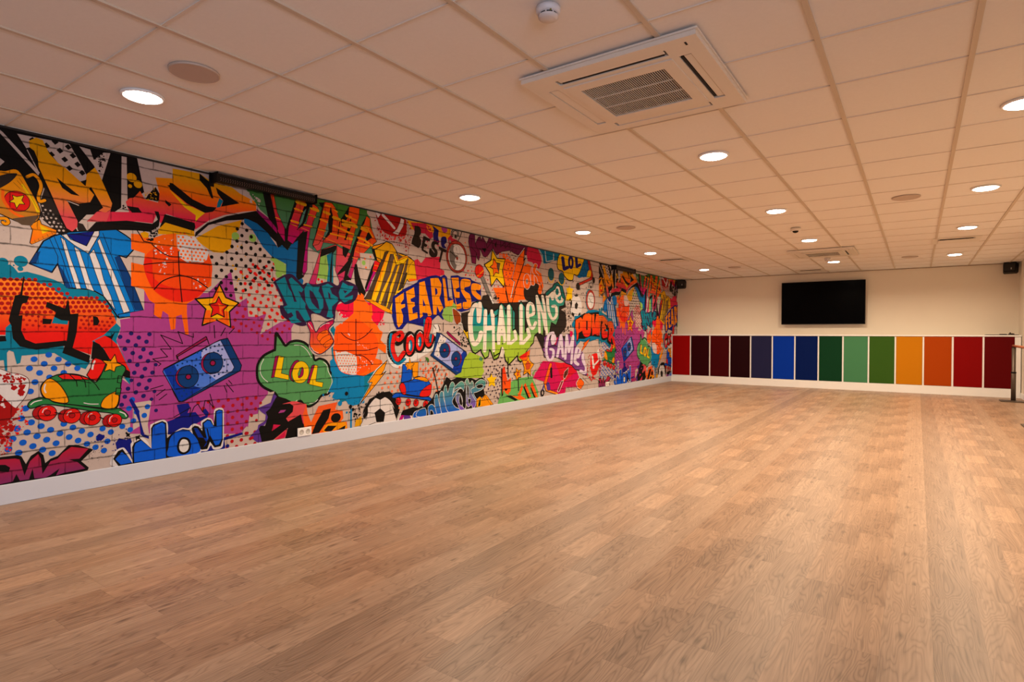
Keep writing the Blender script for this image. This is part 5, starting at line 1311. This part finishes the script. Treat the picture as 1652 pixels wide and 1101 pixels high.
def tess(P):
    """triangles of one polygon, also when its outline crosses itself"""
    if len(P) < 3: return []
    o = Vector(P[0]); n = len(P)
    r = delaunay_2d_cdt([Vector(p)-o for p in P], [(i, (i+1) % n) for i in range(n)], [], 1, 0.02)
    q = [(v[0]+o[0], v[1]+o[1]) for v in r[0]]
    T = [[q[i] for i in f] for f in r[2]]
    return [t for t in T if wind((sum(p[0] for p in t)/3, sum(p[1] for p in t)/3), P)]
def ngon(c, rx, ry, n, a0=0.0): return [(c[0]+rx*math.cos(a0+2*math.pi*k/n), c[1]+ry*math.sin(a0+2*math.pi*k/n)) for k in range(n)]
def ribbon(P, wd, closed, ra=1.0):
    out = []; h = wd/2; Q = [(p[0]/ra, p[1]) for p in P]
    N = len(Q); segs = range(N if closed else N-1)
    back = lambda L: [(p[0]*ra, p[1]) for p in L]
    for i in segs:
        a, b = Q[i], Q[(i+1) % N]; dx, dy = b[0]-a[0], b[1]-a[1]; l = math.hypot(dx, dy)
        if l < 1e-6: continue
        nx, ny = -dy/l*h, dx/l*h
        q = back([(a[0]+nx, a[1]+ny), (b[0]+nx, b[1]+ny), (b[0]-nx, b[1]-ny), (a[0]-nx, a[1]-ny)])
        out.append(q)
    for i in range(N):
        end = (not closed) and i in (0, N-1)
        if not end:
            a, b, c = Q[i-1], Q[i], Q[(i+1) % N]
            t1 = math.atan2(b[1]-a[1], b[0]-a[0]); t2 = math.atan2(c[1]-b[1], c[0]-b[0]); d = abs((t2-t1+math.pi) % (2*math.pi)-math.pi)
            if d < 0.12: continue
        out.append(back(ngon(Q[i], h, h, 12 if h > 12 else 7)))
    return union(out)
def inside(p, P):
    r = False; j = len(P)-1
    for i in range(len(P)):
        if (P[i][1] > p[1]) != (P[j][1] > p[1]) and p[0] < (P[j][0]-P[i][0])*(p[1]-P[i][1])/(P[j][1]-P[i][1])+P[i][0]: r = not r
        j = i
    return r
def clip(T, ax, v, keep_less):
    R = []
    for i in range(len(T)):
        a, b = T[i], T[(i+1) % len(T)]
        ia = (a[ax] <= v) == keep_less or a[ax] == v; ib = (b[ax] <= v) == keep_less or b[ax] == v
        if ia: R.append(a)
        if ia != ib:
            t = (v-a[ax])/(b[ax]-a[ax]); q = [0, 0]; q[ax] = v; q[1-ax] = a[1-ax]+t*(b[1-ax]-a[1-ax]); R.append(tuple(q))
    return R
def parse(data):
    """-> list of layers: (triangles, fill, (ztop, zbot) or None)"""
    L = []
    for ln in data.strip().split('\n'):
        h = ln.split(':'); hd = h[0].split(); k = hd[0]; fill = hd[1]
        if k in 'pslcoe':
            gr = hd[2] if k != 'o' else '-'; st = hd[3] if k != 'o' else hd[3]
            Ps = []
            if k == 'o':
                Ps = [ngon((y, z), r, r, 20) for y, z, r in pts(h[1])]
            elif k == 'e':
                c, a, b = pts(h[1]); rx, ry = math.dist(c, a), math.dist(c, b); Ps = [ngon(c, rx, ry, 28)]
            else:
                P = pts(h[1]); Ps = [smooth(P, k == 's') if k in 'sc' else P]
            zs = [p[1] for P in Ps for p in P]; gz = None
            if '/' in fill: gz = tuple(float(q)*1000 for q in gr.split(',')) if gr != '-' else (max(zs), min(zs))
            if k in 'lc':
                wd, ra = pts(hd[4])[0]; ra = max(1.0, ra/10)
                if st != '-': sc, sw = st.split(','); L.append(([t for P in Ps for t in ribbon(P, wd+2*float(sw), False, ra)], sc, None))
                L.append(([t for P in Ps for t in ribbon(P, wd, False, ra)], fill, gz))
            else:
                L.append(([t for P in Ps for t in tess(P)], fill, gz))
                if st != '-': sc, sw = st.split(','); L.append(([t for P in Ps for t in ribbon(P, max(4, float(sw)), True)], sc, None))
        elif k == 'd':
            r = float(hd[2]); n = int(hd[3]); o, a, b = pts(h[1]); P = pts(h[2])
            ux, uy, vx, vy = a[0]-o[0], a[1]-o[1], b[0]-o[0], b[1]-o[1]; det = ux*vy-uy*vx
            ys_ = [p[0] for p in P]; zs = [p[1] for p in P]; ij = []
            for y in (min(ys_), max(ys_)):
                for z in (min(zs), max(zs)): ij.append((((y-o[0])*vy-(z-o[1])*vx)/det, ((z-o[1])*ux-(y-o[0])*uy)/det))
            tr = []
            for i in range(int(min(q[0] for q in ij))-1, int(max(q[0] for q in ij))+2):
                for j in range(int(min(q[1] for q in ij))-1, int(max(q[1] for q in ij))+2):
                    c = (o[0]+i*ux+j*vx, o[1]+i*uy+j*vy)
                    if inside(c, P): g8 = ngon(c, r, r, n, 0.3 if n > 4 else 0); tr += [[g8[0], g8[q], g8[q+1]] for q in range(1, n-1)]
            if tr: L.append((tr, fill, None))
        elif k == 'g':
            n = int(hd[2]); r0, r1 = pts(hd[3])[0]; P = pts(h[1]); ys_ = [p[0] for p in P]; zs = [p[1] for p in P]; tr = []; c = 0; tries = 0
            while c < n and tries < n*30:
                tries += 1; q = (random.uniform(min(ys_), max(ys_)), random.uniform(min(zs), max(zs)))
                if not inside(q, P): continue
                c += 1; r = r0+(r1-r0)*random.random()**1.8; m_ = random.randint(6, 9); a0 = random.random()*6
                B = [(q[0]+r*random.uniform(0.45, 1.25)*math.cos(a0+2*math.pi*s/m_), q[1]+r*random.uniform(0.45, 1.25)*math.sin(a0+2*math.pi*s/m_)) for s in range(m_)]
                tr.append(B)
            tr = union(tr)
            if tr: L.append((tr, fill, None))
    return L
def clip_all(tr, lo, hi):
    R = []
    for T in tr:
        if max(p[0] for p in T) <= lo or min(p[0] for p in T) >= hi or min(p[1] for p in T) >= ZTOP or max(p[1] for p in T) <= 120: continue
        for ax, v, kl in ((0, lo, False), (0, hi, True), (1, ZTOP, True), (1, 120, False)):
            if T and ((kl and max(p[ax] for p in T) > v) or (not kl and min(p[ax] for p in T) < v)): T = clip(T, ax, v, kl)
        if len(T) >= 3: R.append(T)
    return R
LA = parse(MURAL_A); LB = parse(MURAL_B)
layers = [(clip_all(t, -4000, YMAX), f, g_) for t, f, g_ in LA+LB]
SH = 8800
layers += [([[(p[0]+SH, p[1]) for p in T] for T in clip_all(t, 1200, YMAX-SH)], f, g_) for t, f, g_ in LA]
mv, mf, mc = [], [], []
def emit(T, x, colf):
    n = len(mv)
    for p in T: mv.append((x, p[0]/1000, p[1]/1000)); mc.append(colf(p[1]))
    mf.append(tuple(range(n, n+len(T))))
x0 = WX+0.002
emit([(-4000, 120), (YMAX, 120), (YMAX, ZTOP), (-4000, ZTOP)], x0, lambda z: (*pal('bg'), 1))
placed = []
for tr, fill, gz in layers:
    if not tr: continue
    bb = (min(p[0] for T in tr for p in T), max(p[0] for T in tr for p in T), min(p[1] for T in tr for p in T), max(p[1] for T in tr for p in T))
    d = 1
    for q, dq in placed:
        if dq >= d and q[0] < bb[1] and q[1] > bb[0] and q[2] < bb[3] and q[3] > bb[2]: d = dq+1
    placed.append((bb, d)); x = x0+d*0.00003
    if gz is None:
        c = (*pal(fill), 1)
        for T in tr: emit(T, x, lambda z: c)
    else:
        cs = [pal(q) for q in fill.split('/')]; m_ = len(cs)-1; zt, zb = gz
        def colf(z):
            t = max(0, min(m_, (zt-z)/(zt-zb)*m_)); i = min(m_-1, int(t)); t -= i
            return (*[cs[i][a]*(1-t)+cs[i+1][a]*t for a in range(3)], 1)
        cuts = [zt+(zb-zt)*k/m_ for k in range(m_+1)]
        for T in tr:
            parts = [T]
            for v in cuts:
                nx = []
                for Q in parts:
                    if min(p[1] for p in Q) < v < max(p[1] for p in Q):
                        for kl in (True, False):
                            c_ = clip(Q, 1, v, kl)
                            if len(c_) > 2: nx.append(c_)
                    else: nx.append(Q)
                parts = nx
            for Q in parts: emit(Q, x, colf)
print('mural', len(mv), 'verts', max(d for _, d in placed), 'layers')
me = bpy.data.meshes.new('wall_mural'); me.from_pydata(mv, [], mf); me.materials.append(mural_m)
ca = me.color_attributes.new('Col', 'FLOAT_COLOR', 'POINT'); ca.data.foreach_set('color', [v for c in mc for v in c]); me.update()
mo = bpy.data.objects.new('wall_mural', me); COL.objects.link(mo)
mo['label'] = 'colourful graffiti wallpaper mural with comic lettering covering the whole left wall'; mo['category'] = 'mural'
